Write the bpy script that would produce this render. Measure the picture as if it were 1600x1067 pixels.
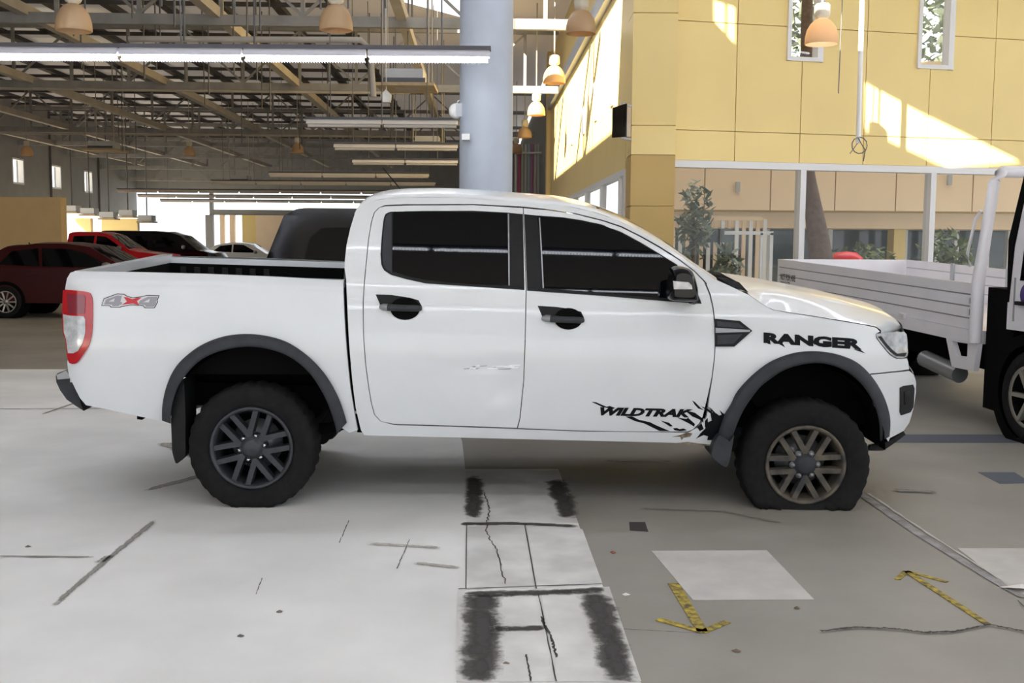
import bpy, bmesh, math, random
import numpy as np
from mathutils import Vector, Matrix
from mathutils.geometry import tessellate_polygon
random.seed(4)
SC = bpy.context.scene
COL = SC.collection
for o in list(bpy.data.objects): bpy.data.objects.remove(o)

# ------------------------------------------------------------------ camera
F = 1650.0; TH = math.atan(155.5 / F); RO = math.radians(0.4); H = 1.556
CT, ST, CR, SR = math.cos(TH), math.sin(TH), math.cos(RO), math.sin(RO)
cam_d = bpy.data.cameras.new('camera'); cam = bpy.data.objects.new('camera', cam_d); COL.objects.link(cam)
cam_d.sensor_width = 36; cam_d.lens = F / 1600 * 36; cam_d.clip_end = 500
r_ = Vector((CR, SR * ST, SR * CT)); u_ = Vector((-SR, CR * ST, CR * CT)); f_ = Vector((0, CT, -ST))
M = Matrix.Identity(4)
for i in range(3): M[i][0] = r_[i]; M[i][1] = u_[i]; M[i][2] = -f_[i]
M[0][3], M[1][3], M[2][3] = 0, 0, H
cam.matrix_world = M
SC.camera = cam
# ------------------------------------------------------------------ sky, sun, exposure
w = bpy.data.worlds.new('world'); SC.world = w; w.use_nodes = True
bg = w.node_tree.nodes['Background']; bg.inputs[0].default_value = (0.90, 0.95, 1, 1); bg.inputs[1].default_value = 2.3
SUND = Vector((.45, .58, -.44)).normalized()
sd = bpy.data.lights.new('sun', 'SUN'); sd.energy = 34; sd.angle = math.radians(.6); sd.color = (1, .88, .68)
so = bpy.data.objects.new('sun', sd); COL.objects.link(so); so.location = (-10, -12, 20)
so.rotation_euler = SUND.to_track_quat('-Z', 'Y').to_euler()
vs = SC.view_settings
vs.view_transform = 'Standard'; vs.look = 'None'; vs.exposure = -0.12; vs.gamma = 1; vs.use_curve_mapping = False

# ------------------------------------------------------------------ helpers
def ray(px, py):                      # direction through a photo pixel, scaled to y = 1
    a = px - 800.; b = 533.5 - py
    x = a * CR - b * SR; y = a * SR + b * CR
    dy = F * CT + y * ST
    return Vector((x / dy, 1, (-F * ST + y * CT) / dy))
def at(px, py, Y):                    # point at depth Y
    d = ray(px, py); return Vector((d.x * Y, Y, H + d.z * Y))
def ground(px, py, z=0.0):
    d = ray(px, py); t = (z - H) / d.z; return Vector((d.x * t, t, z))
AX = -0.033
def bw(u, v, z): return Vector((u + AX * v, v - AX * u, z))    # building frame -> world

def sin_(node, name, val):
    if name in node.inputs: node.inputs[name].default_value = val
def mat(name, col, rough=.6, metal=0., noise=0., nscale=8., coat=0., col2=None, bump=0., bscale=60., emit=None, es=1., spec=None, detail=6.):
    m = bpy.data.materials.new(name); m.use_nodes = True
    nt = m.node_tree; b = nt.nodes['Principled BSDF']
    b.inputs['Base Color'].default_value = (*col, 1); b.inputs['Roughness'].default_value = rough; b.inputs['Metallic'].default_value = metal
    sin_(b, 'Coat Weight', coat); sin_(b, 'Coat Roughness', .05)
    if spec is not None: sin_(b, 'Specular IOR Level', spec)
    if noise or col2:
        tc = nt.nodes.new('ShaderNodeTexCoord'); n = nt.nodes.new('ShaderNodeTexNoise'); n.inputs['Scale'].default_value = nscale; n.inputs['Detail'].default_value = detail
        nt.links.new(tc.outputs['Object'], n.inputs['Vector'])
        r = nt.nodes.new('ShaderNodeValToRGB'); r.color_ramp.elements[0].position = .35; r.color_ramp.elements[1].position = .68
        c2 = col2 or tuple(c * (1 - noise) for c in col)
        r.color_ramp.elements[0].color = (*c2, 1); r.color_ramp.elements[1].color = (*col, 1)
        nt.links.new(n.outputs['Fac'], r.inputs['Fac']); nt.links.new(r.outputs['Color'], b.inputs['Base Color'])
    if bump:
        tc = nt.nodes.new('ShaderNodeTexCoord'); n = nt.nodes.new('ShaderNodeTexNoise'); n.inputs['Scale'].default_value = bscale
        nt.links.new(tc.outputs['Object'], n.inputs['Vector'])
        bn = nt.nodes.new('ShaderNodeBump'); bn.inputs['Strength'].default_value = bump; bn.inputs['Distance'].default_value = .01
        nt.links.new(n.outputs['Fac'], bn.inputs['Height']); nt.links.new(bn.outputs['Normal'], b.inputs['Normal'])
    if emit: b.inputs['Emission Color'].default_value = (*emit, 1); b.inputs['Emission Strength'].default_value = es
    return m
def glassmat(name, tint, refl=.12, rough=.02):
    m = bpy.data.materials.new(name); m.use_nodes = True; nt = m.node_tree
    nt.nodes.remove(nt.nodes['Principled BSDF']); out = nt.nodes['Material Output']
    t = nt.nodes.new('ShaderNodeBsdfTransparent'); t.inputs[0].default_value = (*tint, 1)
    g = nt.nodes.new('ShaderNodeBsdfGlossy'); g.inputs['Roughness'].default_value = rough
    mx = nt.nodes.new('ShaderNodeMixShader'); mx.inputs[0].default_value = refl
    nt.links.new(t.outputs[0], mx.inputs[1]); nt.links.new(g.outputs[0], mx.inputs[2]); nt.links.new(mx.outputs[0], out.inputs[0])
    return m
def transmat(name, col, tr=.5):
    m = bpy.data.materials.new(name); m.use_nodes = True; nt = m.node_tree
    b = nt.nodes['Principled BSDF']; b.inputs['Base Color'].default_value = (*col, 1); b.inputs['Roughness'].default_value = .35
    t = nt.nodes.new('ShaderNodeBsdfTranslucent'); t.inputs[0].default_value = (*col, 1)
    mx = nt.nodes.new('ShaderNodeMixShader'); mx.inputs[0].default_value = tr
    nt.links.new(b.outputs[0], mx.inputs[1]); nt.links.new(t.outputs[0], mx.inputs[2]); nt.links.new(mx.outputs[0], nt.nodes['Material Output'].inputs[0])
    return m

class MB:
    """collects simple solids (world coordinates) into one mesh"""
    def __init__(s): s.v = []; s.f = []; s.sm = []
    def add(s, vs_, fs, smooth=False):
        n = len(s.v); s.v += [tuple(p) for p in vs_]; s.f += [tuple(i + n for i in f) for f in fs]; s.sm += [smooth] * len(fs); return s
    def box(s, a, b):
        (x0, y0, z0), (x1, y1, z1) = a, b
        return s.hexa([(x0,y0,z0),(x1,y0,z0),(x1,y1,z0),(x0,y1,z0),(x0,y0,z1),(x1,y0,z1),(x1,y1,z1),(x0,y1,z1)])
    def hexa(s, p): return s.add(p, [(3,2,1,0),(4,5,6,7),(0,1,5,4),(1,2,6,5),(2,3,7,6),(3,0,4,7)])
    def ubox(s, u0, u1, v0, v1, z0, z1):
        return s.hexa([bw(u0,v0,z0),bw(u1,v0,z0),bw(u1,v1,z0),bw(u0,v1,z0),bw(u0,v0,z1),bw(u1,v0,z1),bw(u1,v1,z1),bw(u0,v1,z1)])
    def bar(s, a, b, w_, h_=None, up=(0,0,1)):
        a = Vector(a); b = Vector(b); d = (b - a).normalized(); up = Vector(up)
        if abs(d.dot(up)) > .95: up = Vector((0, 1, 0))
        x = d.cross(up).normalized(); y = x.cross(d); h_ = h_ or w_
        q = [x*(-w_/2)+y*(-h_/2), x*(w_/2)+y*(-h_/2), x*(w_/2)+y*(h_/2), x*(-w_/2)+y*(h_/2)]
        return s.add([a+k for k in q]+[b+k for k in q], [(3,2,1,0),(4,5,6,7),(0,1,5,4),(1,2,6,5),(2,3,7,6),(3,0,4,7)])
    def tube(s, pts, r, n=8, cap=True):
        pts = [Vector(p) for p in pts]; R = r if isinstance(r, (list, tuple)) else [r]*len(pts); vs_ = []
        for i, p in enumerate(pts):
            d = (pts[min(i+1, len(pts)-1)] - pts[max(i-1, 0)]).normalized()
            up = Vector((0,0,1)) if abs(d.z) < .9 else Vector((0,1,0))
            x = d.cross(up).normalized(); y = x.cross(d)
            for k in range(n):
                a = 2*math.pi*k/n; vs_.append(p + (x*math.cos(a)+y*math.sin(a))*R[i])
        fs = []
        for i in range(len(pts)-1):
            for k in range(n): fs.append((i*n+k, i*n+(k+1)%n, (i+1)*n+(k+1)%n, (i+1)*n+k))
        s.add(vs_, fs, True)
        if cap: s.add(vs_[:n], [tuple(range(n))[::-1]]); s.add(vs_[-n:], [tuple(range(n))])
        return s
    def lathe(s, prof, c, n=24, axis='z', ex=None, ey=None, ez=None):
        """prof = [(r, h)], around axis ez through c"""
        c = Vector(c)
        if ez is None: ex, ey, ez = Vector((1,0,0)), Vector((0,1,0)), Vector((0,0,1))
        vs_ = []; fs = []
        for r, h in prof:
            for k in range(n):
                a = 2*math.pi*k/n; vs_.append(c + ex*(r*math.cos(a)) + ey*(r*math.sin(a)) + ez*h)
        for i in range(len(prof)-1):
            for k in range(n): fs.append((i*n+k, i*n+(k+1)%n, (i+1)*n+(k+1)%n, (i+1)*n+k))
        return s.add(vs_, fs, True)
    def prism(s, poly, e):
        """poly = list of 3D points (planar), extruded by vector e"""
        n = len(poly); e = Vector(e); P = [Vector(p) for p in poly]; tri = tessellate_polygon([P])
        s.add(P + [p+e for p in P], [tuple(t) for t in tri] + [tuple(i+n for i in t[::-1]) for t in tri] + [(i, (i+1)%n, (i+1)%n+n, i+n) for i in range(n)]); return s
    def build(s, name, m, parent=None, origin=None):
        me = bpy.data.meshes.new(name); o0 = Vector(origin) if origin is not None else (parent['_o'] if parent is not None and '_o' in parent else None)
        off = Vector(o0) if o0 is not None else Vector((0,0,0))
        me.from_pydata([tuple(Vector(p) - off) for p in s.v], [], s.f); me.validate()
        bm = bmesh.new(); bm.from_mesh(me); bmesh.ops.recalc_face_normals(bm, faces=bm.faces); bm.to_mesh(me); bm.free()
        if len(me.polygons) == len(s.sm): me.polygons.foreach_set('use_smooth', s.sm)
        me.materials.append(m); o = bpy.data.objects.new(name, me); COL.objects.link(o)
        if parent is not None:
            o.parent = parent
            if '_o' in parent: o['_o'] = tuple(parent['_o'])
        elif origin is not None: o.location = off; o['_o'] = tuple(off)
        else: o['_o'] = (0., 0., 0.)
        return o
def tag(o, label=None, cat=None, group=None, kind=None):
    if label: o['label'] = label
    if cat: o['category'] = cat
    if group: o['group'] = group
    if kind: o['kind'] = kind
    return o
def thing(name, loc, label, cat, group=None):
    o = bpy.data.objects.new(name, None); COL.objects.link(o); o.location = loc; o['_o'] = tuple(loc); o.empty_display_size = .2
    return tag(o, label, cat, group)
def copy_tree(o, parent=None):
    c = o.copy(); COL.objects.link(c); c.parent = parent
    for ch in [k for k in bpy.data.objects if k.parent == o]: copy_tree(ch, c)
    return c
def quadmesh(P): return MB().add(P, [tuple(range(len(P)))])

# ------------------------------------------------------------------ materials
m_white = mat('truck_white_paint', (.72,.75,.775), .25, coat=.45, noise=.05, nscale=2.5)
m_wtrim = mat('white_frame_paint', (.80,.80,.82), .4)
m_black = mat('black_plastic', (.008,.0085,.010), .5, noise=.3, nscale=30, spec=.25)
m_flare = mat('grey_black_flare_plastic', (.045,.048,.056), .6, noise=.25, nscale=12, spec=.25)
m_rubber = mat('tyre_rubber', (.016,.016,.0165), .85, noise=.3, nscale=25, bump=.2, spec=.15)
m_tglass = mat('tinted_glass', (.002,.0025,.004), .03, spec=.22)
m_under = mat('underbody_black', (.004,.004,.004), .9, spec=.08)
m_alloy = mat('dark_alloy', (.05,.053,.062), .42, metal=.4, noise=.25, nscale=20)
m_alloyd = mat('muddy_alloy', (.15,.125,.09), .6, metal=.2, col2=(.035,.036,.04), nscale=9)
m_chrome = mat('chrome', (.6,.6,.62), .15, metal=1)
m_gsil = mat('grey_silver', (.30,.31,.33), .35, metal=.5)
m_red = mat('tail_red_lens', (.45,.008,.015), .12, coat=.5)
m_dred = mat('tail_dark_red_lens', (.22,.02,.035), .12, coat=.5)
m_clear = mat('clear_lens', (.62,.64,.66), .12, coat=.6, noise=.35, nscale=25)
m_head = mat('headlight_lens', (.42,.43,.44), .1, coat=.8, col2=(.12,.12,.13), nscale=16)
m_decal = mat('black_decal', (.006,.0065,.008), .5, spec=.12)
m_dgrey = mat('decal_grey', (.30,.30,.34), .4)
m_dlight = mat('decal_light', (.62,.62,.64), .4)
m_dredx = mat('decal_red', (.55,.02,.04), .4)
m_scr = mat('scratched_primer', (.92,.92,.94), .7)
m_yellow = mat('yellow_wall_panel', (.91,.71,.30), .42, noise=.04, nscale=1.2)
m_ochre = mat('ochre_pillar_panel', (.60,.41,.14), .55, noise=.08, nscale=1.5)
m_joint = mat('panel_joint', (.52,.38,.15), .8)
m_roof = transmat('translucent_roof_sheet', (.50,.47,.475), .035)  # translucency added so daylight leaks through and lifts the interior light
m_steel = mat('truss_steel', (.30,.295,.29), .6, noise=.25, nscale=3)
m_dsteel = mat('dark_purlin', (.075,.07,.072), .7)
m_beam = mat('tan_grey_beam', (.46,.42,.37), .6, noise=.2, nscale=2)
m_col = mat('blue_grey_column_paint', (.50,.55,.64), .45, noise=.06, nscale=4)
m_rod = mat('hanger_rod', (.13,.13,.14), .5)
m_amber = transmat('amber_lamp_shade', (.80,.60,.38), .45)
m_lampw = mat('lamp_cap_cream', (.70,.64,.52), .5)
m_light = mat('lit_tube', (1,1,1), .5, emit=(.90,.95,1), es=24)
m_refl = mat('fixture_reflector', (.62,.62,.70), .35)
m_dull = mat('unlit_fixture', (.74,.70,.66), .5)
m_fix = mat('fixture_housing', (.09,.09,.11), .5)
m_tan = mat('tan_cassette_panel', (.50,.38,.22), .6, noise=.2, nscale=6)
m_grey = mat('grey_wall_cladding', (.27,.275,.28), .7, noise=.1, nscale=2)
m_gmetal = mat('galvanised_box', (.50,.52,.56), .5)
m_pane = glassmat('shop_glass', (.96,.97,.97), .015)
m_dglass = mat('dark_shop_glass', (.10,.12,.13), .08, noise=.5, nscale=1.5)
m_fascia = mat('beige_fascia', (.95,.76,.56), .7, noise=.05, nscale=2)
m_brick = mat('brown_paver', (.30,.21,.17), .8, noise=.3, nscale=10)
m_leaf = mat('leaf_green', (.10,.16,.06), .6, col2=(.25,.29,.15), nscale=3)
m_leafp = mat('pale_foliage', (.30,.33,.27), .6, col2=(.16,.20,.15), nscale=3)
m_trunk = mat('palm_trunk', (.22,.16,.14), .9, noise=.35, nscale=14)
m_flat = mat('flatbed_white', (.90,.89,.94), .35, noise=.06, nscale=3)
m_carred = mat('bright_red_car', (.92,.012,.035), .25, coat=.3)
m_cardred = mat('dark_red_car', (.045,.0015,.003), .3, coat=.08, spec=.3)
m_carblack = mat('black_car', (.004,.004,.0055), .15, spec=.3)
m_carwhite = mat('white_car', (.82,.82,.82), .25, coat=.5)
m_silver = mat('silver_wheel', (.45,.43,.38), .35, metal=.6)
# ================================================================== SETTING
ZR = 7.2                                              # underside of the roof
# ---- floor
m_floor = mat('bare_concrete', (.36,.345,.305), .55, col2=(.27,.255,.225), nscale=.9, bump=.08, bscale=25, detail=9)
m_paint = mat('worn_white_floor_paint', (.88,.885,.875), .5, col2=(.75,.755,.745), nscale=1.3, bump=.06, bscale=30, detail=10)
m_plate = mat('plate_concrete', (.80,.80,.785), .55, col2=(.58,.575,.555), nscale=3.5, detail=10)
m_square = mat('white_floor_square', (.62,.60,.57), .5, noise=.15, nscale=6)
m_crack = mat('crack_black', (.05,.047,.045), .9)
m_tape = mat('grey_floor_tape', (.40,.39,.40), .6, col2=(.22,.21,.205), nscale=9)
m_yarrow = mat('yellow_arrow_paint', (.60,.45,.04), .6, col2=(.09,.075,.03), nscale=28)
def stainmat(name, col):
    m = bpy.data.materials.new(name); m.use_nodes = True; nt = m.node_tree; b = nt.nodes['Principled BSDF']
    b.inputs['Base Color'].default_value = (*col, 1); b.inputs['Roughness'].default_value = .8
    a = nt.nodes.new('ShaderNodeAttribute'); a.attribute_name = 'stain'
    tc = nt.nodes.new('ShaderNodeTexCoord'); n = nt.nodes.new('ShaderNodeTexNoise'); n.inputs['Scale'].default_value = 7; n.inputs['Detail'].default_value = 14; n.inputs['Roughness'].default_value = .7
    nt.links.new(tc.outputs['Object'], n.inputs['Vector'])
    ad = nt.nodes.new('ShaderNodeMath'); ad.operation = 'ADD'; nt.links.new(a.outputs['Fac'], ad.inputs[0]); nt.links.new(n.outputs['Fac'], ad.inputs[1])
    mr = nt.nodes.new('ShaderNodeMapRange'); mr.inputs['From Min'].default_value = .76; mr.inputs['From Max'].default_value = 1.12; nt.links.new(ad.outputs[0], mr.inputs['Value'])
    t = nt.nodes.new('ShaderNodeBsdfTransparent'); mx = nt.nodes.new('ShaderNodeMixShader')
    nt.links.new(mr.outputs['Result'], mx.inputs[0]); nt.links.new(t.outputs[0], mx.inputs[1]); nt.links.new(b.outputs[0], mx.inputs[2])
    nt.links.new(mx.outputs[0], nt.nodes['Material Output'].inputs[0]); return m
m_stain = stainmat('dark_floor_stain', (.05,.047,.046))
m_faint = stainmat('faint_floor_joint', (.27,.26,.24))
m_stainb = stainmat('brown_floor_stain', (.42,.395,.36))
floor = tag(MB().box((-60,-40,-.2), (40,95,0)).build('floor', m_floor), kind='structure')
def flat(name, pts, m, z0, th=.001, parent=floor):
    P = [ground(*p) for p in pts]
    for p in P: p.z = z0
    return MB().prism(P, (0,0,th)).build(name, m, parent)
flat('painted_slab', [(-700,577),(520,577),(690,600),(722,690),(727,733),(872,733),(905,822),(1001,1067),(1060,1500),(-1500,1500)], m_paint, .001)
flat('upper_patch', [(728,736),(872,736),(903,818),(728,818)], m_plate, .003)
for q in ([(729,824),(819,823),(836,920),(728,920)], [(822,823),(910,828),(941,912),(839,920)], [(716,926),(841,926),(867,1066),(713,1066)], [(844,925),(952,918),(1002,1066),(870,1066)], [(713,1068),(867,1068),(930,1400),(700,1400)], [(870,1068),(1002,1068),(1080,1400),(935,1400)]):
    flat('floor_plate', q, m_plate, .003, .002)
flat('white_floor_square', [(1018,861),(1198,860),(1272,937),(1083,938)], m_square, .001)
flat('white_floor_square', [(1496,857),(1720,857),(1860,932),(1600,934),(1570,914)], m_square, .001)
flat('dark_floor_tile', [(983,816),(1008,816),(1013,831),(984,829)], m_crack, .001)
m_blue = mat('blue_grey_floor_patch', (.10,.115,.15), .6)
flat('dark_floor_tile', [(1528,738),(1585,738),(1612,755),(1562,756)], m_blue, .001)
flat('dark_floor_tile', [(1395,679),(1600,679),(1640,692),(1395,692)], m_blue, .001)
def strip(name, pts, wpx, m, z=.005, jit=0., parent=floor, fade=False, seg=14):
    """ribbon along a pixel polyline on the floor; wpx = half width in pixels"""
    P = []
    for (a, b) in zip(pts[:-1], pts[1:]):
        for k in range(seg): t = k/seg; P.append((a[0]+(b[0]-a[0])*t, a[1]+(b[1]-a[1])*t))
    P.append(pts[-1])
    G = [ground(x + random.uniform(-jit,jit), y + random.uniform(-jit,jit)*.6) for x, y in P]
    N = 9 if fade else 2; vs_ = []; at_ = []
    for i, g in enumerate(G):
        d = (G[min(i+1,len(G)-1)] - G[max(i-1,0)]).normalized(); n = Vector((-d.y, d.x, 0)); hw = wpx * g.y / F
        if not fade: hw *= random.uniform(.5, 1.3) if jit else 1
        e = min(1, i/2.5, (len(G)-1-i)/2.5)
        for k in range(N):
            t = -1 + 2*k/(N-1); p = g + n*(hw*t); p.z = z; vs_.append(p); at_.append(max(0, (1-abs(t)**1.6)*e)*.62)
    fs = [(i*N+k, i*N+k+1, (i+1)*N+k+1, (i+1)*N+k) for i in range(len(G)-1) for k in range(N-1)]
    o = MB().add(vs_, fs).build(name, m, parent)
    if fade:
        a = o.data.attributes.new('stain', 'FLOAT', 'POINT'); a.data.foreach_set('value', at_)
    return o
for pts, wd in (([(712,820),(800,819),(912,824)], 12), ([(866,745),(893,818)], 24), ([(742,738),(740,818)], 20), ([(718,930),(850,928),(955,922)], 20), ([(748,926),(754,990),(748,1075)], 42), ([(928,925),(948,990),(972,1075)], 36), ([(765,985),(862,983)], 16)):
    strip('floor_stain', pts, wd, m_stain, .0065, fade=True)
    strip('stain_halo', pts, wd*1.2, m_faint, .0058, fade=True)
for pts, wd in (([(-30,870),(165,872)], 7), ([(250,808),(165,878),(85,946)], 9), ([(175,868),(152,882)], 12), ([(100,936),(84,948)], 9), ([(-60,640),(230,638)], 3), ([(130,626),(60,650)], 5), ([(985,795),(1130,800),(1230,820)], 6), ([(1390,767),(1470,770)], 18)):
    strip('floor_joint', pts, wd, m_faint, .0062, fade=True)
for pts, wd in (([(320,720),(250,690)], 20), ([(930,720),(1060,722)], 7), ([(640,880),(730,890)], 12), ([(220,770),(330,740)], 14), ([(560,850),(700,858)], 12), ([(1150,750),(1240,752)], 10)):
    strip('floor_stain', pts, wd, m_stainb, .006, fade=True)
for pts, wd, j in (([(1282,988),(1340,982),(1395,984),(1440,990),(1490,989),(1545,978),(1600,988),(1660,985)], 3.0, 1.2), ([(757,770),(765,800),(758,830),(775,860),(790,915)], 1.0, 2), ([(845,965),(862,1000),(870,1030)], 2.2, 1.5), ([(822,1025),(830,1067)], 1.4, 1), ([(729,822),(728,922)], .8, 0), ([(820,822),(838,922)], .9, 0), ([(716,922),(940,914)], 1.6, .6), ([(840,925),(869,1067)], 1, .5),
                   ([(1590,940),(1600,950)], 1, 0), ([(530,850),(545,815)], .7, .6), ([(620,890),(640,845)], .7, .6), ([(400,930),(410,905)], .7, .6), ([(-20,640),(330,640)], .8, 0), ([(975,985),(1100,992)], .8, .5)):
    strip('floor_crack', pts, wd, m_crack, .007, jit=j)
strip('floor_tape', [(1342,770),(1440,838),(1560,912),(1600,934)], 8, m_tape, .004)
strip('floor_tape', [(1357,772),(1455,838),(1572,912)], 2, m_square, .0052, jit=.6)
def arrow(shaft, hw, head, label):
    G = thing('painted_arrow', ground(*shaft[1]), label, 'floor arrow', None)
    for nm, pts, w_ in (('shaft', shaft, hw), ('arrow_head_arm', [head[0], shaft[1]], hw*.8), ('arrow_head_arm', [head[1], shaft[1]], hw*.8)):
        a, b = ground(*pts[0]), ground(*pts[1]); d = (b-a).normalized(); n = Vector((-d.y,d.x,0))
        wa = w_*a.y/F; wb = w_*b.y/F
        P = [a+n*wa, a-n*wa, b-n*wb, b+n*wb]
        for p in P: p.z = .0015
        MB().prism(P, (0,0,.0025)).build(nm, m_yarrow, G)
arrow([(1052,912),(1098,988)], 9, [(1028,968),(1136,972)], 'worn yellow painted arrow pointing towards the viewer beside white square')
arrow([(1543,976),(1416,893)], 6, [(1402,906),(1480,910)], 'worn yellow painted arrow pointing away beside grey tape line')
LITTER = [((958,864),(.30,.10,.06),'small reddish chip on floor below pickup sill'),((978,930),(.7,.7,.7),'small white chip on floor near yellow arrow'),((1330,794),(.8,.8,.8),'white pebble touching the flat front tyre'),((1150,1018),(.2,.15,.1),'brown leaf scrap on floor right of near arrow'),((437,957),(.14,.13,.12),'dark leaf scrap on pale floor left of stained patch'),((375,995),(.12,.11,.1),'dark scrap nearest the camera on pale floor'),((1245,951),(.15,.12,.08),'dark scrap just below the white floor square'),((790,1038),(.2,.16,.13),'brown flake lying on the stained floor plate'),((44,855),(.14,.13,.13),'dark flake on pale floor above the long joint')]
for (p, c, lab) in LITTER:
    g = ground(*p); r = .017
    me = MB(); n = 7; ring = [(g + Vector((r*random.uniform(.6,1.4)*math.cos(6.28*k/n), r*random.uniform(.5,1)*math.sin(6.28*k/n), .003))) for k in range(n)]
    me.add(ring + [g + Vector((0,0,.012))], [(k,(k+1)%n,n) for k in range(n)] + [tuple(range(n))[::-1]])
    tag(me.build('litter_scrap', mat('litter', c, .8)), lab, 'litter')
g = ground(1585,922)
tag(MB().add([g+Vector((-.06,.03,.003)), g+Vector((.10,.015,.003)), g+Vector((.12,-.03,.01)), g+Vector((0,-.03,.02)), g+Vector((.03,.0,.03))], [(0,1,4),(1,2,4),(2,3,4),(3,0,4),(3,2,1,0)]).build('crumpled_paper', m_carwhite), 'crumpled white paper at the end of the grey tape line', 'litter')

# ---- right wall (yellow panels over a shop front)
A0 = at(1055,300,15.3); B0 = at(1600,300,16.6); A0.z = B0.z = 0
WD = (B0-A0).normalized(); WN = Vector((WD.y,-WD.x,0))          # WN faces the viewer
def wallhit(px, py, off=0.):
    d = ray(px,py); n = WN; t = (A0 + WN*off).dot(n)/ (d.x*n.x + d.y*n.y); return Vector((d.x*t, t, H + d.z*t))
def Q(px, py=150): return (wallhit(px,py)-A0).dot(WD)
def wz(px, py): return wallhit(px,py).z
def wp(q, z, o=0.): return A0 + WD*q + WN*o + Vector((0,0,z))
def wbox(mb, q0, q1, z0, z1, o0, o1):
    return mb.hexa([wp(q0,z0,o1),wp(q1,z0,o1),wp(q1,z0,o0),wp(q0,z0,o0),wp(q0,z1,o1),wp(q1,z1,o1),wp(q1,z1,o0),wp(q0,z1,o0)])
ZH = wz(1055,250); ZJ1 = wz(1100,204); ZJ2 = wz(1100,34)
wr = MB(); QE = 13.
wa0, wa1, wb0, wb1 = Q(1227), Q(1283), Q(1430), Q(1486); zw0 = wz(1255,96); zw1 = zw0 + 1.5
for (q0,q1,z0,z1) in ((-.05,QE,ZH-.02,zw0),(-.05,wa0,zw0,zw1),(wa1,wb0,zw0,zw1),(wb1,QE,zw0,zw1),(-.05,QE,zw1,9.5)): wbox(wr,q0,q1,z0,z1,-.22,-.03)
wall_r = tag(wr.build('wall_right', m_joint), kind='structure')
qs = [Q(p) for p in (1056,1150,1252,1352,1452,1552)]; dq = qs[-1]-qs[-2]
while qs[-1] < QE-.1: qs.append(qs[-1]+dq)
zs = [ZH, ZJ1, ZJ2, ZJ2+1.75, ZJ2+3.5, 9.5]
for i in range(len(qs)-1):
    for j in range(len(zs)-1):
        q0,q1,z0,z1 = qs[i]+.006,qs[i+1]-.006,zs[j]+.006,zs[j+1]-.006
        cells = [(q0,q1,z0,z1)]
        for (a,b) in ((wa0,wa1),(wb0,wb1)):
            nc = []
            for (x0,x1,y0,y1) in cells:
                if x1<=a or x0>=b or y1<=zw0 or y0>=zw1: nc.append((x0,x1,y0,y1)); continue
                if x0<a: nc.append((x0,a,y0,y1))
                if x1>b: nc.append((b,x1,y0,y1))
                if y0<zw0: nc.append((max(x0,a),min(x1,b),y0,zw0))
                if y1>zw1: nc.append((max(x0,a),min(x1,b),zw1,y1))
            cells = nc
        mb = MB()
        for c in cells: wbox(mb,*c,-.03,0)
        if cells: mb.build('wall_panel', m_yellow, wall_r)
def winframe(idx, q0, q1, z0, z1):
    fw = .06; f = MB()
    wbox(f,q0,q0+fw,z0,z1,-.14,.03); wbox(f,q1-fw*1.5,q1,z0,z1,-.14,.03); wbox(f,q0,q1,z0,z0+fw,-.14,.035); wbox(f,q0,q1,z1-fw,z1,-.14,.03)
    o = tag(f.build('window_%d' % idx, m_wtrim), kind='structure'); wbox(MB(),q0+fw,q1-fw,z0+fw,z1-fw,-.10,-.09).build('pane', m_pane, o)
winframe(1, wa0, wa1, zw0, zw1); winframe(2, wb0, wb1, zw0-.02, zw1)
f = MB(); wbox(f,-.05,QE,ZH-.10,ZH,-.15,.03); wbox(f,-.05,QE,0,.12,-.15,.03)
shop = tag(f.build('window_3', m_wtrim), kind='structure')
ms = [Q(p,330) for p in (1253,1456,1660,1865)]; ms = [-.02] + ms + [QE]
for q in ms[1:-1]: wbox(MB(),q-.045,q+.045,.12,ZH-.1,-.15,.02).build('mullion', m_wtrim, shop)
for a, b in zip(ms[:-1], ms[1:]): wbox(MB(),a+.05,b-.05,.12,ZH-.1,-.08,-.07).build('pane', m_pane, shop)
# ---- yellow pillar at the corner
P0 = at(985,300,15.0); P1 = at(1054,300,15.0)
tag(MB().box((P1.x-.03,15.32,ZR-.2),(A0.x+.2,15.6,9.5)).build('sun_leak_filler', m_joint), kind='structure')  # unseen filler added above the pillar to stop a sun leak
pil = tag(MB().box((P0.x+.02,15.02,0),(P1.x-.02,15.62,9.5)).build('trim_1', m_joint), kind='structure')
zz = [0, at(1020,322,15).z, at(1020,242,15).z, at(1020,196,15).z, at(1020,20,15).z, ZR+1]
for k in range(5): MB().box((P0.x,15.0,zz[k]+.006),(P1.x,15.64,zz[k+1]-.006)).build('pillar_panel', m_ochre if k < 2 else m_yellow, pil)
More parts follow.
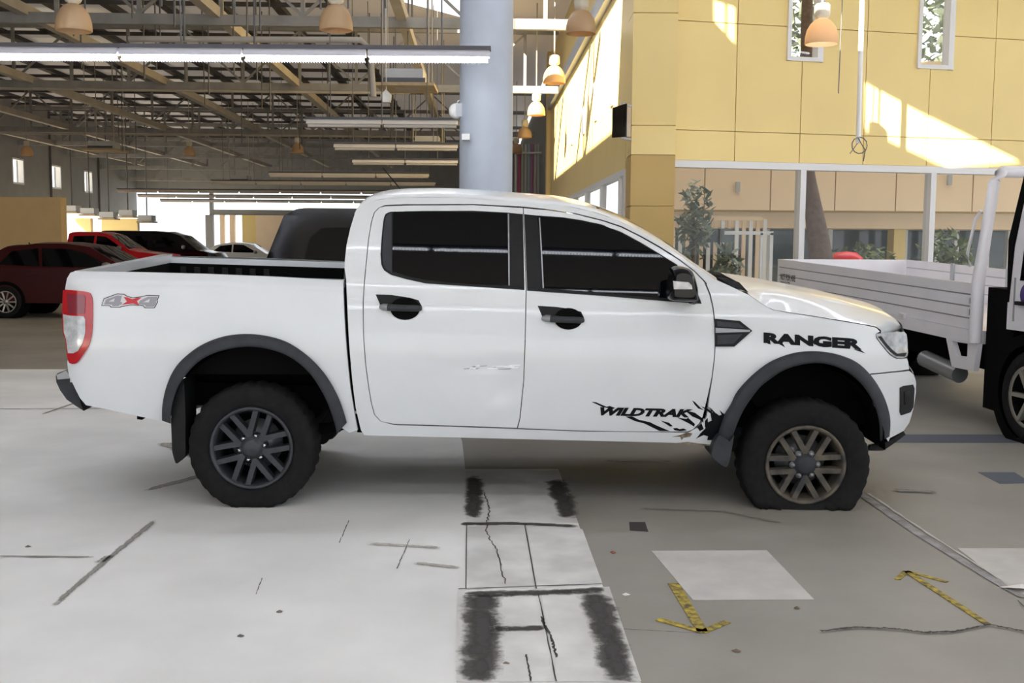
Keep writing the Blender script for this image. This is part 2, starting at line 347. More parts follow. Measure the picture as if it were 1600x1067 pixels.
# ---- receding wall
UW = P0.x - AX*15 + .03
def VW(px): return UW/((px-800)/F - AX)
zb0, zb1, zt = 2.64, 3.0, 5.5
wall_m = tag(MB().ubox(UW+.04,UW+.3,15.6,32,zb0,9.5).build('wall_middle', m_joint), kind='structure')
vv = [15.6,18,20.6,23.4,26.4,29.2,32]
for k in range(6):
    MB().ubox(UW,UW+.04,vv[k]+.008,vv[k+1]-.008,zb1+.01,zt-.01).build('wall_panel', m_yellow, wall_m)
    MB().ubox(UW-.02,UW+.04,vv[k]+.004,vv[k+1]-.004,zb0,zb1).build('wall_panel', m_yellow, wall_m)
MB().ubox(UW-.12,UW+.05,15.6,32,zt,zt+.28).build('eaves_trim', m_col, wall_m)
MB().ubox(UW,UW+.05,15.6,32,zt+.28,ZR).build('upper_panel', m_yellow, wall_m)
for px, y0, y1 in ((952,118,162),(927,130,186),(909,170,207),(891,200,224)):
    v = VW(px); za = at(px,y1,v).z; zc = at(px,y0,v).z
    o = tag(MB().ubox(UW-.03,UW+.02,v-.16,v+.16,za-.03,zc+.03).build('window_%d' % (px-890+10), m_wtrim), kind='structure'); MB().ubox(UW-.04,UW-.02,v-.12,v+.12,za,zc).build('pane', m_col, o)
f = MB(); f.ubox(UW-.03,UW+.08,15.65,32,zb0-.09,zb0); f.ubox(UW-.03,UW+.08,15.65,32,0,.12)
shop2 = tag(f.build('window_4', m_wtrim), kind='structure')
mv = [15.7] + [VW(p) for p in (967,938,914,896)] + [28.5,31.9]
for v in mv: MB().ubox(UW-.03,UW+.08,v-.05,v+.05,.12,zb0-.09).build('mullion', m_wtrim, shop2)
for a, b in zip(mv[:-1], mv[1:]): MB().ubox(UW+.02,UW+.03,a+.05,b-.05,.12,zb0-.09).build('pane', m_pane, shop2)
tag(MB().ubox(UW-.12,UW+.5,32,32.5,0,ZR).build('trim_2', m_yellow), kind='structure')
tag(MB().ubox(UW+.2,UW+.4,32.5,60,0,ZR).build('wall_rear', m_grey), kind='structure')
# ---- ceiling with holes added and shaped to cast the sun patches on the walls
def hole_at(P): t = (ZR - P.z)/(-SUND.z); q = P - SUND*t; return (q.x, q.y)
R1 = wallhit(1700,100)
outer = [(-24,-13),(14.6,-13),(A0+WD*QE).to_tuple()[:2],(A0.x+.05,A0.y),bw(UW+.1,15.6,0).to_tuple()[:2],bw(UW+.1,62,0).to_tuple()[:2],bw(-24,62,0).to_tuple()[:2]]
holes = [[hole_at(bw(UW,16.3,5.35)),hole_at(bw(UW,16.8,3.35)),hole_at(bw(UW,30.5,3.35)),hole_at(bw(UW,30.5,5.35))],
         [hole_at(wallhit(*p)) for p in ((1353,130),(1430,172),(1500,206),(1592,252),(1480,262),(1353,203))],
         [hole_at(wallhit(*p)) for p in ((1116,2),(1132,6),(1131,78),(1117,74))], [hole_at(wallhit(*p)) for p in ((1138,8),(1148,11),(1147,84),(1137,80))]]
loops = [[Vector((x,y,ZR)) for x, y in L] for L in [outer]+holes]
tri = tessellate_polygon(loops); fl = [p for L in loops for p in L]; n = len(fl)
mb = MB(); mb.add(fl, [tuple(t) for t in tri])
ceil = tag(mb.build('ceiling', m_roof), kind='structure')
tag(MB().box((-24,-13.2,4.2),(14.6,-13,ZR)).build('wall_sky_block', m_grey), kind='structure')  # unseen lintel added behind the camera to cut sky light on the pickup
# ---- left grey wall with three small windows; far wall with openings
UL = -19.
mb = MB(); wv = [-.4246,-.39,-.361]; wv = [UL/k for k in wv]
zl0, zl1 = at(45,289,wv[0]).z, at(45,249,wv[0]).z
mb.ubox(UL-.3,UL,-13,38,0,zl0); mb.ubox(UL-.3,UL,38,60,2.9,zl0); mb.ubox(UL-.3,UL,-13,60,zl1,ZR)
e = -13
for v in wv: mb.ubox(UL-.3,UL,e,v-.55,zl0,zl1); e = v+.55
mb.ubox(UL-.3,UL,e,60,zl0,zl1)
wall_l = tag(mb.build('wall_left', m_grey), kind='structure')
for k, v in enumerate(wv):
    f = MB(); f.ubox(UL-.2,UL+.02,v-.55,v-.48,zl0,zl1); f.ubox(UL-.2,UL+.02,v+.48,v+.55,zl0,zl1); f.ubox(UL-.2,UL+.02,v-.55,v+.55,zl0,zl0+.07); f.ubox(UL-.2,UL+.02,v-.55,v+.55,zl1-.07,zl1)
    o = tag(f.build('window_%d' % (5+k), m_wtrim), kind='structure'); MB().ubox(UL-.12,UL-.11,v-.48,v+.48,zl0+.07,zl1-.07).build('pane', m_pane, o)
for k in range(8):
    MB().ubox(UL,UL+.06,12+6*k,12.12+6*k,2.9,ZR).build('cladding_joint', m_dsteel, wall_l)
def UF(px): return (px-800)/F*60 - AX*60
mb = MB(); mb.ubox(UL,UF(333),60,60.3,4.3,ZR); mb.ubox(UF(333),UW,60,60.3,2.95,3.25); mb.ubox(UF(333),UF(338),60,60.3,3.2,ZR); mb.ubox(UF(338),UF(620),60,60.3,4.3,ZR); mb.ubox(UF(620),UW,60,60.3,3.2,ZR)
wall_f = tag(mb.build('wall_far', m_grey), kind='structure')
for a, b, m in ((327,338,m_grey),(349,355,m_fascia),(364,371,m_fascia),(383,404,m_yellow),(404,700,m_fascia)): MB().ubox(UF(a),UF(b),59.9,60.3,0,2.95).build('pier', m, wall_f)
for a, b, Z in ((-60,97,30),):
    tag(MB().box((at(a,400,Z).x,Z,0),(at(b,400,Z).x,Z+.4,at(60,308,Z).z)).build('partition_wall', mat('tan_partition', (.86,.64,.34), .7, noise=.06, nscale=2)), 'low tan partition wall behind the dark red hatchback', 'partition wall')
for a, b, lab in ((120,143,'narrow yellow wall segment beyond the red pickup'),(160,216,'wide yellow wall segment beyond the black van')):
    tag(MB().box((at(a,400,50).x,50,0),(at(b,400,50).x,50.3,at(150,341,50).z)).build('wall_segment', m_yellow), lab, 'wall segment')
# ---- column
cx = at(759,300,12.5)
colm = thing('round_column', (cx.x,12.5,0), 'thick pale blue-grey round column behind the pickup cab', 'column')
MB().lathe([(.31,0),(.31,ZR)], (cx.x,12.5,0), 40).build('shaft', m_col, colm); MB().lathe([(.36,0),(.36,.12),(.31,.16)], (cx.x,12.5,0), 40).build('base_collar', m_col, colm)
p = at(713,174,12.45); q = at(724,176,12.42)
s = thing('alarm_sounder', (p.x,12.4,p.z), 'small round white alarm sounder on a bracket on the column', 'alarm')
MB().lathe([(.0,-.09),(.05,-.085),(.085,-.06),(.09,0),(.06,.04),(0,.05)], p, 20, ex=Vector((1,0,0)), ey=Vector((0,0,1)), ez=Vector((0,1,0))).build('horn', m_carwhite, s)
MB().box((p.x,12.36,p.z-.07),(q.x+.06,12.5,p.z+.08)).build('bracket', m_gmetal, s); MB().tube([p+Vector((0,0,.05)),p+Vector((.02,0,.12)),p+Vector((.07,0,.14))], .008).build('cable', m_carwhite, s)
p = at(728,214,12.2); tag(MB().box((p.x-.045,12.17,p.z-.035),(p.x+.045,12.3,p.z+.035)).build('socket_box', m_carwhite), 'small cream socket box on the round column', 'socket box')
# ---- screen on brackets by the pillar
a = at(960,164,14.6); b = at(975,212,14.6)
s = thing('wall_screen', (a.x,14.6,b.z), 'black flat screen on brackets at the yellow pillar', 'screen')
MB().hexa([(a.x,14.9,b.z),(a.x+.02,14.9,b.z),(b.x+.02,14.45,b.z-.03),(b.x,14.45,b.z-.03),(a.x,14.9,a.z),(a.x+.02,14.9,a.z),(b.x+.02,14.45,a.z),(b.x,14.45,a.z)]).build('panel', m_carblack, s)
for z in (a.z+.02, b.z-.03): MB().tube([(b.x-.03,14.6,z),(P0.x+.01,15.05,z+.02)], .018).build('bracket', m_gmetal, s)
MB().box((b.x+.03,14.7,b.z),(b.x+.10,14.9,a.z-.02)).build('mount_plate', m_fascia, s)
# ================================================================== ROOF STEEL AND HANGING THINGS
TV = [(19.1,35),(27.3,137),(38.6,207),(45.,228),(50.,246),(54.5,264),(57.5,282)]
for ti, (v, py) in enumerate(TV):
    zb = at(400,py,v).z; ztp = min(zb+1.45, ZR-.12); u1 = UW-.15
    lab = ['nearest','second','third','fourth','fifth','sixth','farthest'][ti] + ' grey lattice truss spanning the roof from the left'
    t = thing('roof_truss', bw(UL,v,zb), lab, 'roof truss', 'roof trusses')
    MB().ubox(UL,u1,v-.06,v+.06,zb-.09,zb+.09).build('bottom_chord', m_steel, t); MB().ubox(UL,u1,v-.06,v+.06,ztp-.07,ztp+.07).build('top_chord', m_steel, t)
    n = int((u1-UL)/1.42)
    for k in range(n+1):
        u = UL+.3+k*1.42
        if u > u1: break
        MB().ubox(u-.035,u+.035,v-.035,v+.035,zb+.09,ztp-.07).build('web_post', m_steel, t)
        if u+1.42 < u1:
            MB().bar(bw(u,v,zb+.09 if k%2 else ztp-.07), bw(u+1.42,v,ztp-.07 if k%2 else zb+.09), .05).build('web_diagonal', m_steel, t)
for k in range(15):
    u = -18.3 + 1.35*k
    if -2.6 < u < -.3: continue
    tag(MB().ubox(u-.11,u+.11,9,59,ZR-.13,ZR-.005).build('roof_purlin', m_dsteel), 'dark purlin running into the depth under the roof sheet', 'purlin', 'roof purlins')
for v in [14+1.9*k for k in range(24)]:
    tag(MB().ubox(UL,-3.2,v-.05,v+.05,ZR-.22,ZR-.13).build('roof_rail', m_dsteel), 'thin dark cross rail under the roof purlins', 'rail', 'roof cross rails')
for u in (-1.35,-4.6,-7.9,-11.2,-14.6,-17.6):
    tag(MB().ubox(u-.09,u+.09,12,58,5.42,5.6).build('tie_beam', m_beam), 'long tan-grey beam running into the depth below the trusses', 'beam', 'long beams below the trusses')
for i in range(44):
    v = random.choice([15,16.5,18,20,22,24,27,30,34,38,42]); u = random.uniform(-.44*v+1, -.6); z = random.uniform(4.3,5.1)
    tag(MB().tube([bw(u,v,ZR),bw(u+random.uniform(-.05,.05),v,z)], .016, 5).build('hanger_rod', m_rod), 'thin dark hanger rod dangling from the roof steel', 'rod', 'hanger rods')
# service pipes along x
for v, py, r, lab in ((17.5,62,.05,'cream pipe crossing just above the lit strip light'),(26.8,144,.035,'thin pale pipe under the second truss'),(37.5,212,.04,'thin pale pipe under the third truss')):
    z = at(300,py,v).z; tag(MB().tube([bw(UL+.1,v,z),bw(-1.7,v,z)] if v > 18 else [bw(-5.6,v,z-.03),bw(-2.2,v,z),bw(-1.9,v,z),bw(-1.75,v,z-.12),bw(-1.7,v,z-.9)], r, 10).build('service_pipe', m_beam), lab, 'pipe')
# strip lights
def strip_light(X0, X1, Y, z, lit, label, seg=1.22):
    t = thing('strip_light', ((X0+X1)/2, Y, z), label, 'strip light', 'hanging strip lights')
    MB().box((X0,Y-.05,z+.06),(X1,Y+.05,z+.10)).build('housing', m_fix, t)
    n = max(1, round((X1-X0)/seg)); L = (X1-X0)/n
    for k in range(n):
        a, b = X0+k*L+.012, X0+(k+1)*L-.012
        MB().hexa([(a,Y-.06,z-.01),(b,Y-.06,z-.01),(b,Y+.06,z-.01),(a,Y+.06,z-.01),(a,Y-.035,z+.06),(b,Y-.035,z+.06),(b,Y+.035,z+.06),(a,Y+.035,z+.06)]).build('reflector', m_refl if lit else m_dull, t)
        MB().tube([(a+.02,Y,z-.032),(b-.02,Y,z-.032)], .03, 10).build('tube', m_light if lit else m_dull, t)
        if lit:
            mb = MB(); m = int(L/.028)
            for j in range(m): x = a+(b-a)*(j+.5)/m; mb.box((x-.003,Y-.055,z-.068),(x+.003,Y+.055,z-.05))
            tag(mb.build('louvre', m_refl, t), kind='stuff')
    for x in (X0+.4,(X0+X1)/2,X1-.5): MB().tube([(x,Y,z+.1),(x,Y,ZR)], .009, 5).build('hanger', m_rod, t)
z = at(400,86,11).z
strip_light(at(-200,86,11).x, at(767,86,11).x, 11, z, True, 'long lit strip light hanging in front of the round column')
for i, Y in enumerate((7.0,3.95,1.85,-1.)):
    strip_light(-8.5, 4.2, Y, z, True, 'lit strip light overhead nearer the camera, %s row from the pickup' % ['first','second','third','fourth'][i], 1.6)
strip_light(2.7, 8.6, 12.2, 5.2, True, 'added strip light, unseen above the view, brightening the right wall', 1.6)  # unseen lamp added to brighten the right wall
strip_light(-5.5, 8.6, 10.2, 4.9, True, 'added strip light, unseen above the view, brightening the flatbed tray side', 1.6)  # unseen lamp added to light the tray side from above
ords = ['second','third','fourth','fifth','sixth','seventh','eighth']
for i, (px0, py) in enumerate(((478,197),(521,233),(550,256),(420,276),(330,288),(183,301),(215,309),(250,316))):
    d = 378 - (800-px0)*.004 - py; Y = (z-H)*F/d
    strip_light(at(px0,py,Y).x, at(716,py,Y).x if i < 3 else -1.5-.03*Y, Y, z, False, ('unlit strip light hanging beyond the lit one, %s in depth order' % (['first']+ords)[i]), 1.6)
# pendant lamps
def lamp_proto():
    t = thing('pendant_lamp', (0,0,0), 'x', 'pendant lamp', 'bell-shaped pendant lamps')
    MB().lathe([(.205,-.16),(.215,-.15),(.212,-.06),(.19,.03),(.15,.10),(.10,.15),(.06,.165)], (0,0,0), 28).lathe([(.06,.163),(.098,.147),(.147,.097),(.186,.028),(.207,-.06),(.205,-.16)], (0,0,0), 28).build('shade', m_amber, t)
    MB().lathe([(.0,.36),(.08,.36),(.10,.34),(.105,.25),(.10,.24),(.105,.22),(.09,.19),(.05,.165),(.05,.15)], (0,0,0), 20).build('ballast_cap', m_lampw, t)
    MB().lathe([(0,-.02),(.05,-.03),(.06,.02),(.04,.1),(0,.12)], (0,0,0), 12).build('bulb', m_lampw, t)
    MB().tube([(0,0,.35),(0,0,3.2)], .014, 6).build('stem', m_beam, t)
    return t
LP = [(115,28,13.2,'large pendant lamp at the upper left above the lit strip light'),(525,28,13.9,'amber pendant lamp above the strip light left of the column'),(908,35,15.2,'amber pendant lamp nearest the camera in the row by the yellow wall'),(866,117,20.4,'second pendant lamp in the row along the yellow wall'),(838,170,25.7,'third pendant lamp in the row along the yellow wall'),(820,207,31.5,'fourth pendant lamp in the row along the yellow wall'),(807,232,38,'fifth and farthest pendant lamp beside the column'),(1284,50,14.2,'white-looking pendant lamp hanging in front of the right wall window'),(42,236,38,'small far pendant lamp near the left wall windows'),(296,236,38,'small far pendant lamp in the middle of the left roof'),(465,232,36,'small far pendant lamp left of the unlit strip lights'),(1450,-120,13.0,'x')]
pr = lamp_proto()
for i, (px, py, Y, lab) in enumerate(LP[:-1]):
    o = pr if i == 0 else copy_tree(pr); o.location = at(px,py,Y); o['label'] = lab
    for ch in [k for k in bpy.data.objects if k.parent == o and k.name.startswith('stem')]:
        ch.scale.z = (ZR - o.location.z)/3.2
    if px == 1284:
        for ch in [k for k in bpy.data.objects if k.parent == o and k.name.startswith('bulb')]: ch.data = ch.data.copy(); ch.data.materials[0] = m_light
# ceiling cassette units
def cassette(px, py, Y, w_, lab):
    c = at(px,py,Y); t = thing('ceiling_cassette', c, lab, 'air conditioner', 'hanging ceiling cassette units')
    MB().hexa([c+Vector(k) for k in ((-w_/2,-w_/2,-.05),(w_/2,-w_/2,-.05),(w_/2,w_/2,-.05),(-w_/2,w_/2,-.05),(-w_/2,-w_/2,0),(w_/2,-w_/2,0),(w_/2,w_/2,0),(-w_/2,w_/2,0))]).build('panel', m_tan, t)
    MB().box(c+Vector((-w_*.36,-w_*.36,0)), c+Vector((w_*.3,w_*.36,.24))).build('body', m_gmetal, t); MB().box(c+Vector((-w_*.38,-w_*.38,.02)), c+Vector((w_*.34,-w_*.36,.09))).build('dark_band', m_fix, t)
    MB().box(c+Vector((-w_*.2,-w_*.2,-.056)), c+Vector((w_*.2,w_*.2,-.05))).build('grille', m_beam, t)
    for a in (-1,1):
        for b in (-1,1): MB().tube([c+Vector((a*w_*.4,b*w_*.4,0)), Vector((c.x+a*w_*.4,c.y+b*w_*.4,ZR))], .014, 5).build('hanger', m_beam, t)
cassette(637,135,18,.95,'tan ceiling cassette unit hanging left of the column')
cassette(165,234,34,1.1,'tan ceiling cassette unit hanging over the left wall windows')
cassette(378,284,44,1.0,'small grey ceiling cassette unit far in the middle')
cassette(670,228,30,1.0,'cassette unit hanging beside the column below the others')
p = at(603,150,17.6); tag(MB().tube([p+Vector((0,.04,.05)),Vector((p.x,p.y+.04,ZR))],.008,5).prism([p+Vector(k) for k in ((-.09,0,.02),(0,0,.11),(.09,0,.02),(.07,0,-.1),(-.07,0,-.1))], (0,.08,0)).build('hanging_box', m_carwhite), 'small white box dangling below the tan cassette unit', 'box')
for i, (px, py, w_) in enumerate(((108,326,.6),(136,330,.6),(166,336,.62),(196,333,.6),(226,341,.6))):
    c = at(px,py,47); t = thing('air_unit', c, ['leftmost','second','third','fourth','rightmost'][i]+' galvanised air unit in the cluttered row above the red pickup', 'air unit', 'row of air units')
    MB().box(c+Vector((-w_/2,0,-.12)), c+Vector((w_/2,.6,.14))).build('casing', m_gmetal, t); MB().box(c+Vector((-w_*.6,-.05,-.2)), c+Vector((w_*.6,.65,-.13))).build('tray', m_tan, t)
    MB().tube([c+Vector((0,.3,.1)), Vector((c.x,c.y+.3,ZR))], .03, 6).build('hanger', m_rod, t)
# white hanging pipe with cable, wire
Y = 14.6; a = at(1350,-150,Y); b = at(1341,224,Y)
t = thing('hanging_pipe', b, 'white pipe hanging in front of the right wall with a cable loop', 'pipe')
MB().tube([Vector((a.x,Y,ZR)),b], .035, 10).build('pipe', m_carwhite, t)
lp = [at(1340+12*math.sin(k*.55)+3, 214+13-13*math.cos(k*.55), Y-.05) for k in range(12)] + [at(1352,235,Y-.05),at(1349,252,Y-.05)]
MB().tube(lp, .008, 5).build('cable', m_rod, t); MB().tube([at(1340,224,Y-.05),at(1334,232,Y-.05),at(1328,240,Y-.05)], .006, 5).build('cable', m_rod, t)
a = at(1310,146,14.9); tag(MB().tube([Vector((a.x+.02,14.9,ZR)),a], .007, 5).build('hanging_wire', m_rod), 'thin dark wire hanging beside the white pipe', 'wire')
# vertical pipes beyond the far pier
cols = [((.75,.75,.7),'white'),((.65,.12,.25),'pink'),((.62,.66,.5),'pale green'),((.7,.7,.72),'light grey'),((.5,.6,.62),'blue-grey'),((.5,.2,.4),'magenta'),((.7,.62,.58),'cream'),((.62,.62,.6),'grey')]
for i, (px, c) in enumerate(zip((806,811,816,821,826,831,836,841), cols)):
    p = at(px,300,40); tag(MB().tube([(p.x,40,0),(p.x,40,5.2)], .05, 8).build('standing_pipe', mat('pipe_'+c[1].replace(' ','_'), c[0], .5)), c[1]+' vertical pipe in the row beyond the far yellow pier', 'pipe', 'vertical pipes beyond the pier')
p = at(805,239,39.9); q = at(848,239,39.9); tag(MB().tube([p+Vector((0,.01,0)),q+Vector((0,.01,0))], .045, 6).build('cross_rail', m_carwhite), 'white cross rail tying the vertical pipes beyond the pier', 'rail')
tag(MB().ubox(-2.2,UW,46,46.2,0,5.4).build('screen_wall', m_grey), 'dim grey wall behind the vertical pipes', 'wall')

# ================================================================== COURTYARD BEHIND THE GLASS
MB().prism([bw(UW+.45,16.2,.001), A0+WD*.2-WN*.4+Vector((0,0,.001)), A0+WD*QE-WN*.4+Vector((0,0,.001)), Vector((A0.x+12,30,.001)), bw(UW+.45,31.5,.001)], (0,0,.02)).build('courtyard_bounce_slab', m_square, floor)  # pale ground added to bounce more light onto the beige fascia
YC = 21.5
fz0, fz1 = at(1150,328,YC).z, 5.2
fas = thing('opposite_building', (6,YC,0), 'beige fascia building across the courtyard seen through the shop glass', 'building')
fx = [at(p,300,YC).x for p in (1000,1101,1204,1305,1400,1520,1640,1760,1900)]
for a, b in zip(fx[:-1], fx[1:]): MB().box((a+.012,YC,fz0),(b-.012,YC+.4,fz1)).build('fascia_panel', m_fascia, fas)
MB().box((fx[0],YC+.05,fz0-.03),(fx[-1],YC+.45,fz1-.02)).build('backing', m_joint, fas)
MB().box((fx[0],YC+.35,fz0-.35),(fx[-1],YC+3,fz0-.03)).build('soffit', m_fascia, fas)
MB().box((fx[0],YC+2.6,0),(fx[-1],YC+2.8,fz0-.3)).build('dark_glazing', m_dglass, fas)
for px in (1138,1197,1295,1391,1412,1462,1492,1540,1575): x = at(px,380,YC+2).x; MB().box((x-.05,YC+1.9,0),(x+.05,YC+2.05,fz0-.3)).build('mullion', m_wtrim, fas)
x0, x1 = at(1394,380,YC+1).x, at(1412,380,YC+1).x; MB().box((x0,YC+.9,0),(x1,YC+1.3,fz0-.03)).build('yellow_pier', m_yellow, fas)
x0, x1 = at(1460,335,YC+1).x, at(1640,335,YC+1).x; zz0 = at(1500,338,YC+1).z; MB().box((x0,YC+.9,zz0-.07),(x1,YC+1.05,zz0+.03)).build('door_head', m_wtrim, fas)
for px, py in ((1153,292),(1484,281)): p = at(px,py,YC-.05); MB().box((p.x-.04,YC-.08,p.z-.1),(p.x+.04,YC,p.z+.1)).build('wall_lamp', m_gmetal, fas)
def foliage(mb, c, rx, ry, rz, n, s_):
    for _ in range(n):
        d = Vector((random.gauss(0,1),random.gauss(0,1),random.gauss(0,1))).normalized()*random.random()**.4
        p = c + Vector((d.x*rx,d.y*ry,d.z*rz)); a = random.uniform(0,6.28); b = random.uniform(-1,1)
        t1 = Vector((math.cos(a),math.sin(a),b))*s_*random.uniform(.6,1.3); t2 = Vector((-math.sin(a),math.cos(a),random.uniform(-1,1)))*s_*.4
        mb.add([p-t1,p+t2,p+t1,p-t2], [(0,1,2,3)])
    return mb
for px, Y, zc, r, lab in ((1255,26.5,6.9,1.8,'leafy tree seen through the left upper window'),(1458,30.5,7.6,2.0,'leafy tree seen through the right upper window')):
    c = at(px,50,Y); c.z = zc; t = thing('courtyard_tree', (c.x,Y,0), lab, 'tree')
    foliage(MB(), c, r, .9, 1.8, 420, .24).build('crown', m_leafp, t); MB().tube([(c.x+.3,Y,0),(c.x+.45,Y,zc)], .045, 8).build('trunk', m_trunk, t)
pa, pb = at(1287,430,18.5), at(1262,262,18.5)
t = thing('palm_tree', (pa.x,18.5,0), 'curved brown palm trunk right behind the shop front mullion', 'palm')
tp = [Vector((pa.x+.12,18.5,0)), pa, at(1278,370,18.5), at(1270,320,18.5), at(1264,285,18.5), pb, Vector((pb.x-.1,18.5,5.2)), Vector((pb.x-.1,18.5,6.3))]
MB().tube(tp, [.26,.22,.19,.15,.13,.11,.10,.09], 12).build('trunk', m_trunk, t)
mb = MB()
for k in range(9):
    a = k*.7; e = tp[-1]; d = Vector((math.cos(a),math.sin(a),0))
    for j in range(12):
        s0 = e + d*(j*.11) + Vector((0,0,.5*math.sin(j*.26)-.02*j*j*.3)); n_ = Vector((-d.y,d.x,-.6))
        for sg in (-1,1): mb.add([s0, s0+d*.05, s0+d*.1+Vector((n_.x*sg,n_.y*sg,n_.z))*.3], [(0,1,2)])
mb.build('fronds', m_leaf, t)
for px, py, Y, r, h, lab in ((1085,345,18.8,.34,.75,'pale bushy plant at the left of the shop front'),(1135,425,17.3,.22,.5,'low shrub behind the windscreen corner of the pickup'),(1345,412,20.5,.75,.4,'green shrub in the courtyard middle behind the flatbed'),(1475,400,18.6,.5,.5,'green shrub in the courtyard at the right behind the flatbed')):
    c = at(px,py,Y); t = thing('courtyard_shrub', (c.x,Y,0), lab, 'shrub'); foliage(MB(), c, r, .4, h, 260, .10).build('foliage', m_leafp if px < 1200 else m_leaf, t); MB().tube([(c.x,Y,0),c], .04, 6).build('stem', m_trunk, t)
t = thing('slatted_screen', (at(1130,400,20).x,20,0), 'pale slatted timber screen behind the left shop window', 'screen fence')
for px in range(1052,1196,11): x = at(px,380,20).x; MB().box((x-.035,20,.0),(x+.035,20.05,at(1100,342,20).z)).build('slat', m_carwhite if px % 2 else m_fascia, t)
za = at(1100,340,20).z; MB().box((at(1050,380,20).x,19.98,za-.05),(at(1190,380,20).x,20.06,za+.03)).build('top_rail', m_fascia, t)
for px in (1092,1113,1135): p = at(px,368,19.95); MB().box((p.x-.10,19.93,p.z-.13),(p.x+.10,19.97,p.z+.13)).build('dark_pane', m_dglass, t)
t = thing('white_door_frame', (at(1180,400,17.6).x,17.6,0), 'white metal door frame standing behind the shop glass', 'door frame')
xa, xb, zt_ = at(1132,365,17.6).x, at(1208,365,17.6).x, at(1180,364,17.6).z
MB().box((xa,17.58,zt_-.03),(xb,17.63,zt_+.03)).build('head', m_wtrim, t); MB().box((xb-.05,17.58,0),(xb,17.63,zt_)).build('post', m_wtrim, t); MB().box((at(1190,365,17.6).x-.02,17.58,0),(at(1190,365,17.6).x+.02,17.63,zt_)).build('post', m_wtrim, t)
p = at(1322,403,19.2); tag(MB().lathe([(0,.12),(.18,.1),(.3,0),(.28,-.1)], (p.x,19.2,p.z), 16).lathe([(.05,-.1),(.05,-p.z)], (p.x,19.2,p.z), 10).build('red_planter', m_carred), 'small red rounded object in the courtyard behind the flatbed', 'planter')
# ================================================================== WHITE PICKUP
O = ground(397,795); O2 = ground(1252,797)
EX = (O2-O).normalized(); ROLL = .040
ES = Vector((-EX.y, EX.x, ROLL)); WID = 1.80            # ES points to the far side of the pickup
def Lw(x, s, z): return O + EX*x + ES*s + Vector((0,0,z))
_c = Vector((0,0,H))
def U(px, py, s):                                        # pixel -> (x, z) on the lengthwise plane at lateral offset s
    d = ray(px,py); n = Vector((-EX.y,EX.x,0)); t = ((O-_c).dot(n) + s)/d.dot(n)
    p = _c + d*t; x = (p-O).dot(EX); return x, p.z - ROLL*s
_zt = np.linspace(.2,2.1,400)
_tab = [(.2,.12),(.42,.07),(.52,.035),(.65,.015),(.85,.005),(1.02,.008),(1.10,.022),(1.20,.04),(1.27,.053),(1.36,.077),(1.5,.122),(1.65,.183),(1.8,.255),(2.1,.40)]
_st = np.interp(_zt, [a for a,_ in _tab], [b for _,b in _tab]); _k = np.exp(-.5*(np.arange(-30,31)/11.)**2); _k /= _k.sum()
_st = np.convolve(np.pad(_st,30,'edge'), _k, 'valid')
def s_body(x, z):
    zb = z + .022*x
    s = float(np.interp(zb, _zt, _st))
    if x > 3.30: s += .46*((x-3.30)/.80)**2.2
    if x < -.95: s += .09*((-.95-x)/.2)**2
    return s
def dent(x, z):
    s = s_body(x,z)
    for cx_, cz_, rx, rz, d in DENTS: s += d*math.exp(-((x-cx_)/rx)**2-((z-cz_)/rz)**2)
    return s
_d = lambda px,py: U(px,py,.02)
DENTS = [(*_d(795,600),.10,.10,.012),(*_d(775,640),.06,.05,-.008),(*_d(765,572),.16,.025,.008),(*_d(590,650),.05,.04,.01)]
ZTOPB = U(330,428,.03)[1]
def s_bed(x, z):
    zt_ = float(np.interp(x, [U(120,424,.03)[0],U(330,428,.03)[0],U(534,438,.03)[0]], [U(120,424,.03)[1],U(330,428,.03)[1],U(534,438,.03)[1]]))
    zb = z + .022*x; s = float(np.interp(min(zb,1.06), _zt, _st))
    if zb > 1.06: s += .06*(zb-1.06)
    k = (z-(zt_-.07))/.07
    if k > 0: s += .04*k*k
    if x < -.95: s += .09*((-.95-x)/.2)**2
    return s
def hit(p, sf, off=0.):
    s = 0.03
    for _ in range(8): x, z = U(p[0],p[1],s); s = sf(x,z)+off
    return x, z
pick = thing('pickup_truck', O, 'white double-cab pickup with black decals and a flat front tyre', 'pickup truck')
